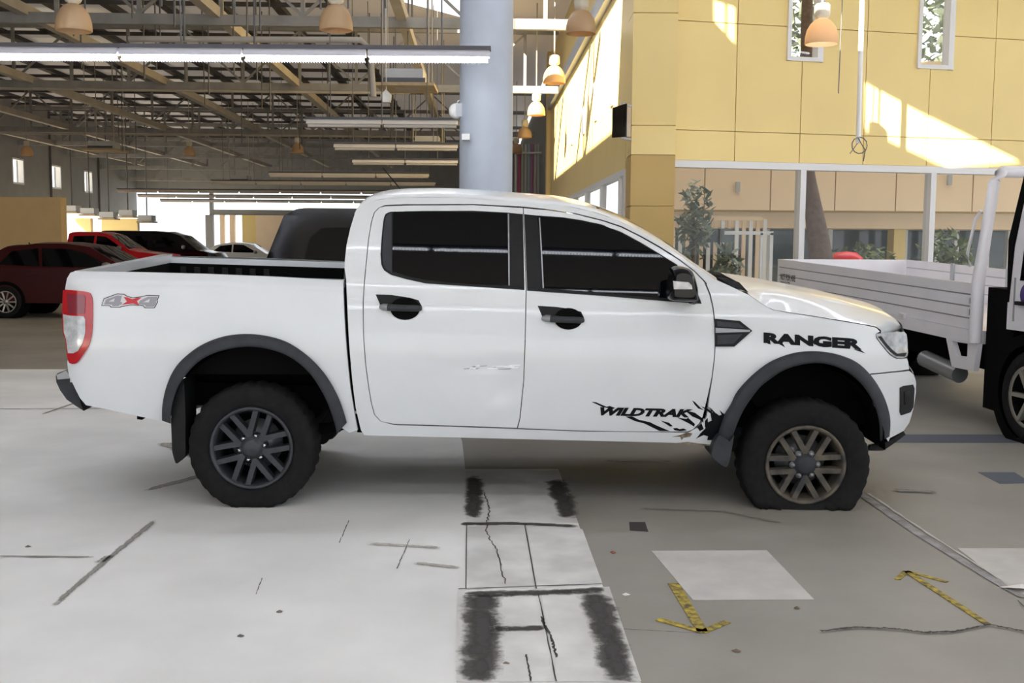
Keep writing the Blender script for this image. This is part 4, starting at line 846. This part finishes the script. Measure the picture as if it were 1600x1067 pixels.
# ---- wheels
def wheel(cx_, cz_, s_out, inward, R_, floor_z, rimmat, lugmat, ang, bulge=0., sc=1., steer=0.):
    ez = (ES*inward).normalized(); ez = Vector((ez.x,ez.y,0)).normalized()
    exw = Vector(EX); 
    if steer: rot = Matrix.Rotation(steer,3,'Z'); ez = rot @ ez; exw = rot @ exw
    up = Vector((0,0,1)); c = Lw(cx_, s_out, cz_)
    Wt = .25; Rr = .232*sc
    prof = [(Rr,.035),(Rr+.012,.012),(Rr+.03,.004),(R_*.78,-.006),(R_*.90,.002),(R_*.96,.014),(R_*.985,.03),(R_,.05),(R_,Wt-.05),(R_*.985,Wt-.03),(R_*.94,Wt-.01),(Rr+.03,Wt),(Rr,Wt-.02)]
    mb = MB(); n = 96; vs_ = []; fs = []
    for r, h in prof:
        for k in range(n):
            a = 2*math.pi*k/n; rr = r
            if r >= R_*.984: rr = r - (.010 if k % 3 == 0 else 0)
            p_ = c + exw*(rr*math.cos(a)) + up*(rr*math.sin(a)) + ez*h
            if p_.z < floor_z:                             # flattened against the floor
                d = floor_z - p_.z; p_.z = floor_z - .001; side = -1 if h < Wt/2 else 1; p_ += ez*(side*d*bulge)
            elif bulge and p_.z < floor_z + .12:
                p_ += ez*((-1 if h < Wt/2 else 1)*bulge*.10*(1-(p_.z-floor_z)/.12)*min(1,(r-Rr)/.06))
            vs_.append(p_)
    for i in range(len(prof)-1):
        for k in range(n): fs.append((i*n+k,i*n+(k+1)%n,(i+1)*n+(k+1)%n,(i+1)*n+k))
    mb.add(vs_, fs, True); ty = mb.build('wheel', m_rubber, pick)
    rim = MB().lathe([(Rr+.006,.035),(Rr+.012,.008),(Rr+.004,.0),(Rr-.010,.008),(Rr-.018,.04),(Rr-.03,.09),(Rr-.04,.20),(Rr+.0,.23)], c, 56, ex=exw, ey=up, ez=ez).build('rim', rimmat, ty)
    MB().lathe([(0,.17),(.15,.17),(.15,.185),(0,.185)], c, 32, ex=exw, ey=up, ez=ez).build('brake_disc', m_gsil, ty)
    MB().lathe([(Rr-.02,.20),(0,.20)], c, 32, ex=exw, ey=up, ez=ez).build('inner_disc', m_under, ty)
    def pt(r, a, h): return c + exw*(r*math.cos(a)) + up*(r*math.sin(a)) + ez*h
    for k in range(6):
        for sg in (-1, 1):
            a = ang + k*math.pi/3; off = .038*sg; d = Vector((math.cos(a), math.sin(a))); nn = Vector((-d.y, d.x))
            def q(r, o, h): v = d*r + nn*o; return c + exw*v.x + up*v.y + ez*h
            w0, w1 = .023, .021; r0, r1 = .055, Rr-.012
            o1 = off*1.12
            MB().hexa([q(r0,off-w0,.075),q(r1,o1-w1,.06),q(r1,o1+w1,.06),q(r0,off+w0,.075),q(r0,off-w0*.7,.022),q(r1,o1-w1*.7,.016),q(r1,o1+w1*.7,.016),q(r0,off+w0*.7,.022)]).build('spoke', rimmat, ty)
        a = ang + k*math.pi/3; p_ = pt(.074*sc, a, .026)
        MB().lathe([(.02,.012),(.02,0),(.012,-.004),(.012,-.014),(0,-.018)], p_, 10, ex=exw, ey=up, ez=ez).build('lug_nut', lugmat, ty)
    MB().lathe([(.095*sc,.05),(.092*sc,.03),(.06,.02),(.052,.006),(.04,.0),(0,-.002)], c, 30, ex=exw, ey=up, ez=ez).build('hub_cap', m_alloy if rimmat is m_alloy else m_flare, ty)
    return ty
xr, zr_ = U(391,702,.0); xfw, zfw = U(1261,728.5,.0)
wheel(xr, zr_, .02, 1, .376, O.z, m_alloy, m_chrome, math.radians(12), .2)
wheel(xfw, zfw, .02, 1, .385, O.z, m_alloyd, m_gsil, math.radians(2), .35, .97, math.radians(-3))
wheel(xr, zr_+.0, WID-.02, -1, .385, O.z, m_alloy, m_chrome, .4, .2)
wheel(xfw, zr_-.02, WID-.02, -1, .385, O.z, m_alloy, m_chrome, .1, .2)
# ---- decals
def decal(name, px, m, parent, sf=s_body, off=-.0015): return surf(name, H_(px,sf), sf, m, parent=parent, off=off, thick=.001, grid=.05)
def zpoly(x0, y0, k, pts): return [(x0+a/k, y0+b/k) for a, b in pts]
Z1 = lambda pts: zpoly(80,390,6.667,pts)
bs = [o for o in pick.children if o.name.startswith('bed_side')][0]
d0 = decal('four_by_four_border', Z1([(522,585),(548,508),(688,456),(760,460),(792,482),(850,498),(940,487),(1000,472),(1130,476),(1108,530),(1114,545),(1094,582),(1078,610),(975,610),(958,588),(850,578),(740,594),(718,604),(620,603),(608,588)]), m_decal, bs, s_bed)
d0['label'] = 'four by four decal'
decal('four_by_four_field', Z1([(530,580),(553,514),(690,463),(756,467),(790,489),(850,505),(940,494),(1000,479),(1120,483),(1100,530),(1106,545),(1087,579),(1072,603),(980,603),(963,581),(850,571),(738,587),(714,597),(626,596),(614,581)]), m_dlight, bs, s_bed, -.0025)
for q in ([(552,572),(572,520),(690,476),(738,480),(722,545),(742,548),(736,572),(712,575),(708,588),(640,588),(634,572)], [(905,572),(928,530),(1008,490),(1112,490),(1092,548),(1100,552),(1085,575),(1070,595),(985,595),(980,575)]): decal('numeral_four', Z1(q), m_dgrey, bs, s_bed, -.0035)
for q in ([(600,540),(664,506),(655,540)], [(960,548),(1030,512),(1020,548)]): decal('numeral_hole', Z1(q), m_dlight, bs, s_bed, -.0045)
decal('red_cross', Z1([(758,494),(792,494),(850,515),(895,500),(945,497),(896,535),(917,578),(850,560),(812,566),(738,573),(792,540)]), m_dredx, bs, s_bed, -.0045)
def text_decal(name, body, p0, p1, hpx, m, parent, sf, shear=0., wide=None, bold=0., off=-.0018):
    cu = bpy.data.curves.new('t', 'FONT'); cu.body = body; cu.shear = shear; cu.offset = bold; cu.size = 1; cu.resolution_u = 3
    ob = bpy.data.objects.new('t', cu); COL.objects.link(ob); dg = bpy.context.evaluated_depsgraph_get(); me = ob.evaluated_get(dg).to_mesh()
    V = [v.co.copy() for v in me.vertices]; F_ = [tuple(p.vertices) for p in me.polygons]; ob.evaluated_get(dg).to_mesh_clear(); bpy.data.objects.remove(ob); bpy.data.curves.remove(cu)
    xs = [v.x for v in V]; ys = [v.y for v in V]; xa, xb = min(xs), max(xs); ya, yb = min(ys), max(ys)
    vs_ = []
    for v in V:
        t = (v.x-xa)/(xb-xa); h = (v.y-ya)/(yb-ya); px = p0[0]+(p1[0]-p0[0])*t; py = p0[1]+(p1[1]-p0[1])*t - hpx*h
        vs_.append(sf(px,py,off))
    return MB().add(vs_, F_).build(name, m, parent)
def on(px, py, off): x, z = hit((px,py), s_body, off); return Lw(x, s_body(x,z)+off, z)
fe_l = text_decal('fender_lettering', 'RANGER', (1193,536), (1347,546.5), 17, m_decal, fe, on, .0, bold=.065)
for q in ([(1213,535),(1222,535),(1227,543)], [(1334,546),(1344,546),(1352,552)], [(1199,537),(1203,530),(1204,538)], [(1270,534),(1300,538),(1296,541),(1272,538)]): decal('lettering_slash', q, m_decal, fe)
text_decal('door_lettering', 'WILDTRAK', (938,649), (1083,652.5), 13, m_decal, df, on, .35, bold=.06)
Z6 = lambda pts: zpoly(900,600,5.714,pts)
for q in ([(138,158),(180,162),(272,202),(300,195),(348,212),(330,222),(235,204)], [(440,290),(500,287),(560,318),(660,340),(720,370),(835,418),(745,418),(610,352),(525,330)], [(755,325),(830,345),(865,375),(840,380)], [(865,395),(900,392),(925,402),(962,396),(992,412),(930,420),(880,412)], [(1035,145),(1062,160),(1112,212),(1145,235),(1090,217),(1060,185)], [(900,296),(985,312),(1000,300),(1062,356),(1055,380),(1010,352)], [(965,232),(1060,255),(1130,305),(1140,345),(1100,315),(1040,290)]):
    decal('splash_mark', Z6(q), m_decal, df)
for q in ([(1115,198),(1180,220),(1240,270),(1262,285),(1320,268),(1302,360),(1272,440),(1250,500),(1170,500),(1185,440),(1130,450),(1068,492),(1110,440),(1160,390),(1180,340),(1212,325),(1200,262)], [(1135,155),(1222,245),(1210,245)], [(1280,230),(1330,275),(1305,285)], [(1150,330),(1175,300),(1178,345),(1160,400),(1150,380)], [(1200,250),(1255,262),(1300,300),(1330,262),(1318,330),(1290,420),(1262,480),(1225,505),(1190,470),(1140,455),(1085,480),(1150,410),(1190,350),(1225,310)], [(1080,385),(1120,350),(1140,400),(1105,420)], [(1190,200),(1250,262),(1235,275)]):
    decal('splash_mark', Z6(q), m_decal, fe)
# rust bite at the sill end
sill = [o for o in pick.children if o.name.startswith('cab_frame')][0]
m_rust = mat('rusty_dirt', (.30,.25,.18), .9, col2=(.10,.08,.06), nscale=30)
for q in ([(855,470),(930,455),(990,430),(1040,440),(1020,470),(960,480),(940,500),(930,470)], [(905,525),(1000,515),(1090,530),(1210,540),(1200,552),(1000,540)]): decal('rust_mark', Z6(q), m_rust, sill, dent)
# ================================================================== OTHER VEHICLES
def simple_wheel(parent, c, ax, r, w_, rimm, spokes=10):
    """c = outer face centre, ax = unit vector from outer to inner face"""
    ax = Vector(ax).normalized(); up = Vector((0,0,1)); ex = up.cross(ax).normalized()
    t = MB().lathe([(r*.66,.03),(r*.68,0),(r*.9,-.005),(r,.03),(r,w_-.03),(r*.9,w_),(r*.6,w_)], c, 32, ex=ex, ey=up, ez=ax).build('wheel', m_rubber, parent)
    MB().lathe([(r*.67,.03),(r*.66,.0),(r*.6,.02),(r*.56,.1)], c, 28, ex=ex, ey=up, ez=ax).lathe([(r*.57,.1),(0,.1)], c, 20, ex=ex, ey=up, ez=ax).build('rim', m_under, t)
    mb = MB()
    for k in range(spokes):
        a = 2*math.pi*k/spokes; d = ex*math.cos(a)+up*math.sin(a); mb.bar(Vector(c)+d*r*.1+ax*.03, Vector(c)+d*r*.63+ax*.02, .03 if spokes > 6 else .06, .03)
    mb.lathe([(r*.16,.04),(r*.14,.01),(0,.0)], c, 14, ex=ex, ey=up, ez=ax); mb.lathe([(r*.68,.025),(r*.67,-.004),(r*.61,.01)], c, 32, ex=ex, ey=up, ez=ax)
    tag(mb.build('spokes', rimm, t)); return t
def car(name, label, cat, org, yaw, outline, width, m, windows, wheels, rimm, screen=None, rearglass=None, belt=.95, roofz=1.45, tumble=.2, handles=(), mirror=None, lamp=None, rw=.31):
    """vehicle with local x forward, profile outline [(x,z)] clockwise from the front bottom; near side faces the camera"""
    t = thing(name, org, label, cat); c, s = math.cos(yaw), math.sin(yaw); org = Vector(org)
    def G(x, y, z): return org + Vector((x*c-y*s, x*s+y*c, z))
    xs = [p[0] for p in outline]; xa, xb = min(xs), max(xs)
    def inset(x, z):
        k = max(0,(z-belt)/(roofz-belt)); i = tumble*k + .02*max(0,(.5-z))
        e = min(x-xa, xb-x); i += .20*max(0,1-e/.55)**2.2
        return i
    hs_ = []
    mb = MB()
    # side sheets with round wheel openings
    pts = []
    for side in (0,1):
        bm = bmesh.new(); L = [Vector((x,0,z)) for x, z in outline]; V = [bm.verts.new(p) for p in L]
        for tr in tessellate_polygon([L]):
            try: bm.faces.new([V[i] for i in tr])
            except ValueError: pass
        for lo, hi, ax in ((xa,xb,0),(0,roofz,2)):
            k = math.ceil(lo/.12)
            while k*.12 < hi:
                co = [0,0,0]; co[ax] = k*.12; no = [0,0,0]; no[ax] = 1; bmesh.ops.bisect_plane(bm, geom=bm.verts[:]+bm.edges[:]+bm.faces[:], plane_co=co, plane_no=no, dist=1e-5); k += 1
        bm.verts.index_update(); vv_ = [G(v.co.x, inset(v.co.x,v.co.z) if side == 0 else width-inset(v.co.x,v.co.z), v.co.z) for v in bm.verts]
        mb.add(vv_, [tuple(v.index for v in f.verts) for f in bm.faces], True); bm.free()
    n = len(outline); N = 9
    for i in range(n):                                   # skin across the width
        (x0,z0), (x1,z1) = outline[i], outline[(i+1)%n]; v = []
        for (x,z) in ((x0,z0),(x1,z1)):
            ii = inset(x,z)
            for k in range(N): q = k/(N-1); v.append(G(x, ii+(width-2*ii)*q, z + (.03*math.sin(math.pi*q) if z > .6 else 0)))
        mb.add(v, [(k,k+1,N+k+1,N+k) for k in range(N-1)], True)
    body = mb.build('body', m, t)
    for k, wpts in enumerate(windows):
        v = [G(x, inset(x,z)-.006, z) for x, z in wpts]; MB().prism(v, Vector((-s,c,0))*.008).build('side_window', m_tglass, t)
        v = [G(x, width-inset(x,z)+.006, z) for x, z in wpts]; MB().prism(v, Vector((s,-c,0))*.008).build('side_window', m_tglass, t)
    for nm, sc_ in (('windscreen',screen),('rear_glass',rearglass)):
        if not sc_: continue
        rows = []
        for (x,z) in sc_: ii = inset(x,z)+.07; rows.append([G(x, ii+(width-2*ii)*k/8., z+.012+.03*math.sin(math.pi*k/8.)) for k in range(9)])
        MB().add([p for r in rows for p in r], [(i*9+k,i*9+k+1,i*9+10+k,i*9+9+k) for i in range(len(rows)-1) for k in range(8)], True).build(nm, m_tglass, t)
    for wx in wheels:
        for side in (0,1):
            a = Vector((-s,c,0)) if side == 0 else Vector((s,-c,0)); simple_wheel(t, G(wx,-.012 if side == 0 else width+.012,rw), a, rw, .22, rimm)
            MB().lathe([(rw*1.2,.0),(rw*1.2,.3),(0,.3)], G(wx,-.004 if side == 0 else width+.004,rw+.02), 28, ex=Vector((c,s,0)), ey=Vector((0,0,1)), ez=a).lathe([(rw*1.2,0),(rw*.98,0)], G(wx,-.004 if side == 0 else width+.004,rw+.02), 28, ex=Vector((c,s,0)), ey=Vector((0,0,1)), ez=a).build('wheel_arch', m_under, t)
    for hx, hz in handles: MB().box((0,0,0),(.001,.001,.001)) ; MB().bar(G(hx,inset(hx,hz)-.015,hz), G(hx+.16,inset(hx,hz)-.015,hz), .02, .03).build('door_handle', m if m is not m_cardred else m_cardred, t)
    if mirror: x, z = mirror; p_ = G(x,inset(x,z)-.10,z); MB().lathe([(0,-.09),(.07,-.07),(.09,0),(.07,.06),(0,.08)], p_, 12).build('side_mirror', m_gsil, t)
    if lamp: MB().prism([G(x,inset(x,z)-.008,z) for x, z in lamp], Vector((-s,c,0))*.01).build('lamp', m_red if lamp[0][0] < 1 else m_clear, t)
    return t
def place(px, py_ground, Y): p = at(px,300,Y); return Vector((p.x,Y,0))
# dark red hatchback (rear wheel at the frame edge, nose hidden by the pickup)
Yh = 20.6
wx = at(8,470,Yh).x
car('hatchback_car','dark red hatchback parked at the far left behind the pickup','car',(wx-.75,Yh,0),.02,
    [(4.15,.30),(4.22,.55),(4.1,.75),(3.4,.93),(3.1,.98),(2.35,1.40),(1.9,1.46),(1.3,1.46),(.7,1.38),(.25,1.12),(.05,1.0),(0,.6),(.05,.3)],1.75,m_cardred,
    [[(.62,1.05),(.85,1.31),(1.35,1.37),(1.42,1.02)],[(1.48,1.02),(1.42,1.37),(1.95,1.36),(2.3,1.27),(2.85,1.0)]],(.75,3.35),m_silver,screen=[(3.05,1.0),(2.7,1.2),(2.4,1.38)],rearglass=[(.72,1.39),(.3,1.15)],belt=.98,roofz=1.46,handles=((1.2,.86),(2.1,.84)),mirror=(2.75,1.03),rw=.32)
p = at(42,389,Yh); tag(MB().tube([p+Vector((0,.3,-.06)),at(34,379,Yh)+Vector((0,.3,0))],.012,5).build('car_antenna', m_black, bpy.data.objects['hatchback_car'], ))
# bright red pickup
Yp = 38.; x0 = at(105,400,Yp).x
car('red_pickup','bright red pickup parked beyond the dark red hatchback','pickup truck',(x0-1.6,Yp,0),.0,
    [(5.2,.45),(5.25,.8),(5.1,1.0),(4.1,1.12),(3.85,1.17),(3.05,1.72),(2.7,1.80),(1.75,1.80),(1.62,1.75),(1.55,1.2),(1.5,1.18),(.0,1.18),(0,.5)],1.85,m_carred,
    [[(1.75,1.25),(1.8,1.66),(2.55,1.68),(2.52,1.24)],[(2.62,1.24),(2.64,1.68),(2.95,1.64),(3.6,1.23)]],(1.0,4.2),m_silver,screen=[(3.8,1.2),(3.1,1.70)],belt=1.2,roofz=1.8,handles=((2.3,1.1),(3.0,1.08)),mirror=(3.5,1.25),rw=.37)
# black van
Yv = 44.; x0 = at(158,400,Yv).x
car('black_van','long black van behind the bright red pickup','van',(x0-.3,Yv,0),.0,
    [(5.1,.4),(5.15,.8),(4.95,1.0),(4.3,1.12),(3.55,1.72),(3.1,1.86),(2.5,1.90),(.3,1.90),(.1,1.8),(0,.9),(.02,.4)],1.9,m_carblack,
    [[(.5,1.25),(.55,1.68),(2.2,1.70),(2.2,1.22)],[(2.35,1.22),(2.35,1.68),(3.1,1.62),(3.7,1.2)]],(1.0,4.0),m_silver,screen=[(4.2,1.15),(3.6,1.68)],belt=1.15,roofz=1.9,mirror=(3.75,1.25),rw=.36)
# far white car
Yw = 50.; x0 = at(340,400,Yw).x
car('white_sedan','small white sedan far beyond the pickup bed','car',(x0-1.2,Yw,0),.0,
    [(4.4,.3),(4.45,.6),(4.3,.75),(3.5,.92),(2.75,1.36),(2.3,1.43),(1.7,1.43),(1.1,1.32),(.5,1.0),(.05,.95),(0,.6),(.05,.3)],1.75,m_carwhite,
    [[(.95,1.02),(1.3,1.28),(1.85,1.34),(1.85,.98)],[(1.92,.98),(1.92,1.35),(2.4,1.33),(3.1,.96)]],(.85,3.5),m_silver,screen=[(3.4,.95),(2.8,1.33)],belt=.95,roofz=1.43,mirror=(3.0,1.0))
# black canopy vehicle right behind the pickup
Yk = 9.6; x0 = at(413,403,Yk).x; zk = at(500,326,Yk).z
car('black_suv','black high-roofed vehicle parked directly behind the white pickup','suv',(x0-.12,Yk,0),.0,
    [(4.3,.4),(4.35,.85),(4.2,1.0),(3.25,1.12),(2.6,zk-.12),(2.3,zk-.02),(1.6,zk),(.38,zk),(.26,zk-.06),(.08,1.35),(0,1.1),(.02,.4)],1.85,m_carblack,
    [[(.42,1.2),(.52,zk-.26),(.62,zk-.17),(1.5,zk-.15),(1.5,1.18)],[(1.6,1.18),(1.6,zk-.15),(2.2,zk-.17),(2.9,1.16)]],(.95,3.55),m_silver,screen=[(3.2,1.15),(2.65,zk-.14)],belt=1.15,roofz=zk,tumble=.16,rw=.36)

# ---- white flatbed truck
FA = at(1217,405,13.3); FB = at(1528,444,9.0)           # top edge of the near tray board, rear and front end
d = FB-FA; fl = thing('flatbed_truck', Vector((FB.x,FB.y,0)), 'white drop-side flatbed truck at the right edge facing the camera', 'truck')
fd = Vector((d.x,d.y,0)); FL = fd.length; fd.normalize(); fn = Vector((-fd.y,fd.x,0))     # fn towards the far side
def ft(a, b, z): t = a/FL; return Vector((FA.x,FA.y,0)) + fd*a + fn*b + Vector((0,0,z + FA.z+(FB.z-FA.z)*t))
# heights relative to the top of the board; b grows away from the camera
hb = -(at(1528,444,9.0).z - at(1528,531,9.0).z)
def fbox(a0,a1,b0,b1,z0,z1): return [ft(a0,b0,z0),ft(a1,b0,z0),ft(a1,b1,z0),ft(a0,b1,z0),ft(a0,b0,z1),ft(a1,b0,z1),ft(a1,b1,z1),ft(a0,b1,z1)]
TW = 1.75
nb = 4
for k in range(nb):
    z1 = hb*k/nb*.86; z0 = hb*(k+1)/nb*.86 
    MB().hexa(fbox(0,FL-.04,0,.035,z0+.012,z1)).build('side_board', m_flat, fl)
    MB().hexa(fbox(0,FL-.04,TW-.035,TW,z0+.012,z1)).build('side_board', m_flat, fl)
MB().hexa(fbox(0,FL-.04,.008,.03,hb*.86,0)).build('board_backing', m_gsil, fl); MB().hexa(fbox(0,FL-.04,TW-.03,TW-.008,hb*.86,0)).build('board_backing', m_gmetal, fl)
MB().hexa(fbox(-.03,0,0,TW,hb*.86,0)).build('tailboard', m_flat, fl)
for a in (FL*.25,FL*.5,FL*.75): MB().hexa(fbox(a-.03,a+.03,TW-.06,TW-.03,hb*.86,.01)).build('board_stay', m_gmetal, fl)
MB().hexa(fbox(-.03,FL,-.01,TW+.01,hb*1.08,hb*.84)).build('tray_deck', m_flat, fl)
for a in (FL*.35,FL*.72): MB().hexa(fbox(a-.05,a+.05,-.03,.0,hb*.86,hb*.78)).build('latch', m_wtrim, fl)
for z in (-.12,-.22): MB().tube([ft(FL-.06,-.02,z),ft(FL-.06,-.02,z-.05)], .012, 6).build('hinge_pin', m_rod, fl)
# headboard frame
zt2 = at(1555,268,9.0).z - FB.z
lean = (at(1556,275,9.0).x-at(1530,445,9.0).x)
for b, nm in ((0,'near'),(.36,'inner'),(TW,'far')):
    base = ft(FL,b,hb*1.05); top = ft(FL+.02,b,zt2-.08) + Vector((lean*.9,0,0))
    MB().tube([base, ft(FL,b,0), (ft(FL,b,0)+top)/2, top, top+Vector((.05,.02,.06)), top+Vector((.12,.12,.085))], [.055,.055,.048,.048,.045,.045], 10).build('headboard_post', m_flat, fl)
tA = ft(FL+.02,0,zt2-.08)+Vector((lean*.9+.1,.1,.085)); tB = ft(FL+.02,TW,zt2-.08)+Vector((lean*.9-.02,0,.085)); MB().tube([tA,tB], .05, 10).build('headboard_rail', m_flat, fl)
MB().tube([ft(FL-.05,-.05,.15),ft(FL-.13,-.05,.25)+Vector((lean*.2,0,0)),ft(FL-.09,-.05,.55)+Vector((lean*.5,0,0)),ft(FL-.02,-.05,.62)+Vector((lean*.55,0,0))], .014, 8).build('grab_handle', m_flat, fl)
# leg bracket under the tray, dark chassis, tank
def fpx(px, py, b):                                      # pixel onto the tray-side plane
    d_ = ray(px,py); o_ = ft(0,b,0); t_ = ((o_-_c).dot(fn))/d_.dot(fn); return _c + d_*t_
P = [fpx(*p_,0) for p_ in ((1478,527),(1528,530),(1521,580),(1487,573))]; Ph = [fpx(*p_,0) for p_ in ((1487,533),(1512,537),(1511,558),(1494,556))]
for i in range(4): MB().prism([P[i],P[(i+1)%4],Ph[(i+1)%4],Ph[i]], fn*.05).build('tray_bracket', m_flat, fl)
MB().hexa(fbox(.0,FL+2.,.35,TW-.35,hb*1.08-.28,hb*1.08)).build('chassis', m_under, fl)
MB().hexa(fbox(FL+.06,FL+.44,.06,TW-.06,hb*2.2,-.02)).build('cab_gap_black_fill', m_under, fl)  # black block filling the gap between tray and cab
a = fpx(1445,560,.12); b = fpx(1500,585,.12); MB().tube([a,b], .08, 14).build('air_tank', m_gsil, fl)
rwp = ft(.9,.05,0); simple_wheel(fl, Vector((rwp.x,rwp.y,.36)), fn, .36, .4, m_silver, 6); rwp = ft(.9,TW-.05,0); simple_wheel(fl, Vector((rwp.x,rwp.y,.36)), -fn, .36, .4, m_silver, 6)
# cab
ca = .36; cabz = [(.46,.88),(.46,1.15),(.50,1.55),(.66,2.15),(.85,2.22),(1.75,2.15),(2.0,1.5),(2.05,.95),(2.05,.5),(1.3,.5),(1.2,.88)]
P = [Vector((FA.x,FA.y,0))+fd*(FL+x)+fn*(-.02)+Vector((0,0,z)) for x, z in cabz]
cab = MB().prism(P, fn*(TW+.04)).build('cab', m_flat, fl)
wpz = [(.62,1.28),(.72,2.02),(1.5,2.02),(1.75,1.28)]; MB().prism([Vector((FA.x,FA.y,0))+fd*(FL+x)-fn*.03+Vector((0,0,z)) for x, z in wpz], fn*.012).build('cab_window', m_tglass, cab)
MB().prism([Vector((FA.x,FA.y,0))+fd*(FL+x)-fn*.028+Vector((0,0,z)) for x, z in ((.46,1.1),(.48,1.1),(.52,1.55),(.68,2.17),(.63,2.2),(.44,1.6))], fn*.04).build('cab_corner_seal', m_under, cab)
def cb_(x, b, z): return Vector((FA.x,FA.y,0))+fd*(FL+x)+fn*b+Vector((0,0,z))
MB().add([cb_(1.80,.12,2.06),cb_(2.01,.08,1.48),cb_(2.01,TW-.08,1.48),cb_(1.80,TW-.12,2.06)],[(0,1,2,3)]).prism([cb_(1.815,.12,2.06),cb_(2.03,.08,1.48),cb_(2.03,TW-.08,1.48),cb_(1.815,TW-.12,2.06)], fd*.01).build('windscreen', m_tglass, cab)
MB().hexa([cb_(1.95,-.03,.42),cb_(2.16,-.03,.42),cb_(2.16,TW+.03,.42),cb_(1.95,TW+.03,.42),cb_(1.95,-.03,.66),cb_(2.13,-.03,.66),cb_(2.13,TW+.03,.66),cb_(1.95,TW+.03,.66)]).build('front_bumper', m_flat, fl)
for b in (.06, TW-.36): MB().hexa([cb_(2.03,b,.72),cb_(2.08,b,.72),cb_(2.08,b+.3,.72),cb_(2.03,b+.3,.72),cb_(2.03,b,.92),cb_(2.07,b,.92),cb_(2.07,b+.3,.92),cb_(2.03,b+.3,.92)]).build('headlight', m_head, fl)
for x, z0, z1 in ((.55,.95,1.3),(1.72,.95,1.35)): MB().bar(cb_(x,-.022,z0), cb_(x,-.022,z1), .012).build('door_seam', m_gsil, cab)
MB().bar(cb_(.6,-.04,1.1), cb_(.74,-.04,1.1), .03).build('door_handle', m_black, cab)
MB().tube([cb_(1.7,-.02,1.9), cb_(1.85,-.2,1.85), cb_(1.85,-.2,1.55)], .012, 6).build('mirror_arm', m_black, cab); MB().hexa([cb_(1.82,-.28,1.5),cb_(1.87,-.28,1.5),cb_(1.87,-.12,1.5),cb_(1.82,-.12,1.5),cb_(1.82,-.28,1.8),cb_(1.87,-.28,1.8),cb_(1.87,-.12,1.8),cb_(1.82,-.12,1.8)]).build('side_mirror', m_black, cab)
wc = ground(1604,708); wdx = Vector((FA.x,FA.y,0))+fd*(FL+.80)-fn*.03
simple_wheel(fl, Vector((wdx.x,wdx.y,.37)), fn, .37, .24, m_silver, 6); w2 = wdx+fn*(TW+.06); simple_wheel(fl, Vector((w2.x,w2.y,.37)), -fn, .37, .24, m_silver, 6)
MB().lathe([(.47,.0),(.47,.4),(0,.4)], Vector((wdx.x,wdx.y,.40))-fn*.01, 28, ex=fd, ey=Vector((0,0,1)), ez=fn).lathe([(.47,0),(.38,0)], Vector((wdx.x,wdx.y,.40))-fn*.01, 28, ex=fd, ey=Vector((0,0,1)), ez=fn).build('wheel_arch', m_under, fl)
c0 = Vector((FA.x,FA.y,0))+fd*(FL+.72)-fn*.03+Vector((0,0,1.17)); m_purple = mat('purple_logo', (.07,.03,.25), .5)
MB().lathe([(.0,0),(.09,0),(.09,.008)], c0, 24, ex=fd, ey=Vector((0,0,1)), ez=fn).build('door_logo', m_purple, cab)
def on_tray(px, py, off): d_ = ray(px,py); o_ = ft(0,-.004,0); t_ = ((o_-_c).dot(fn))/d_.dot(fn); return _c + d_*t_
text_decal('tray_lettering', 'NOT FOR HIRE', (1219.5,437), (1242.5,440.5), 10, m_decal, fl, on_tray, bold=.01)
text_decal('tray_lettering', 'PRIVATE', (1219.5,445), (1234,446.5), 5.5, m_decal, fl, on_tray, bold=.01)
for o in bpy.data.objects:
    if '_o' in o: del o['_o']
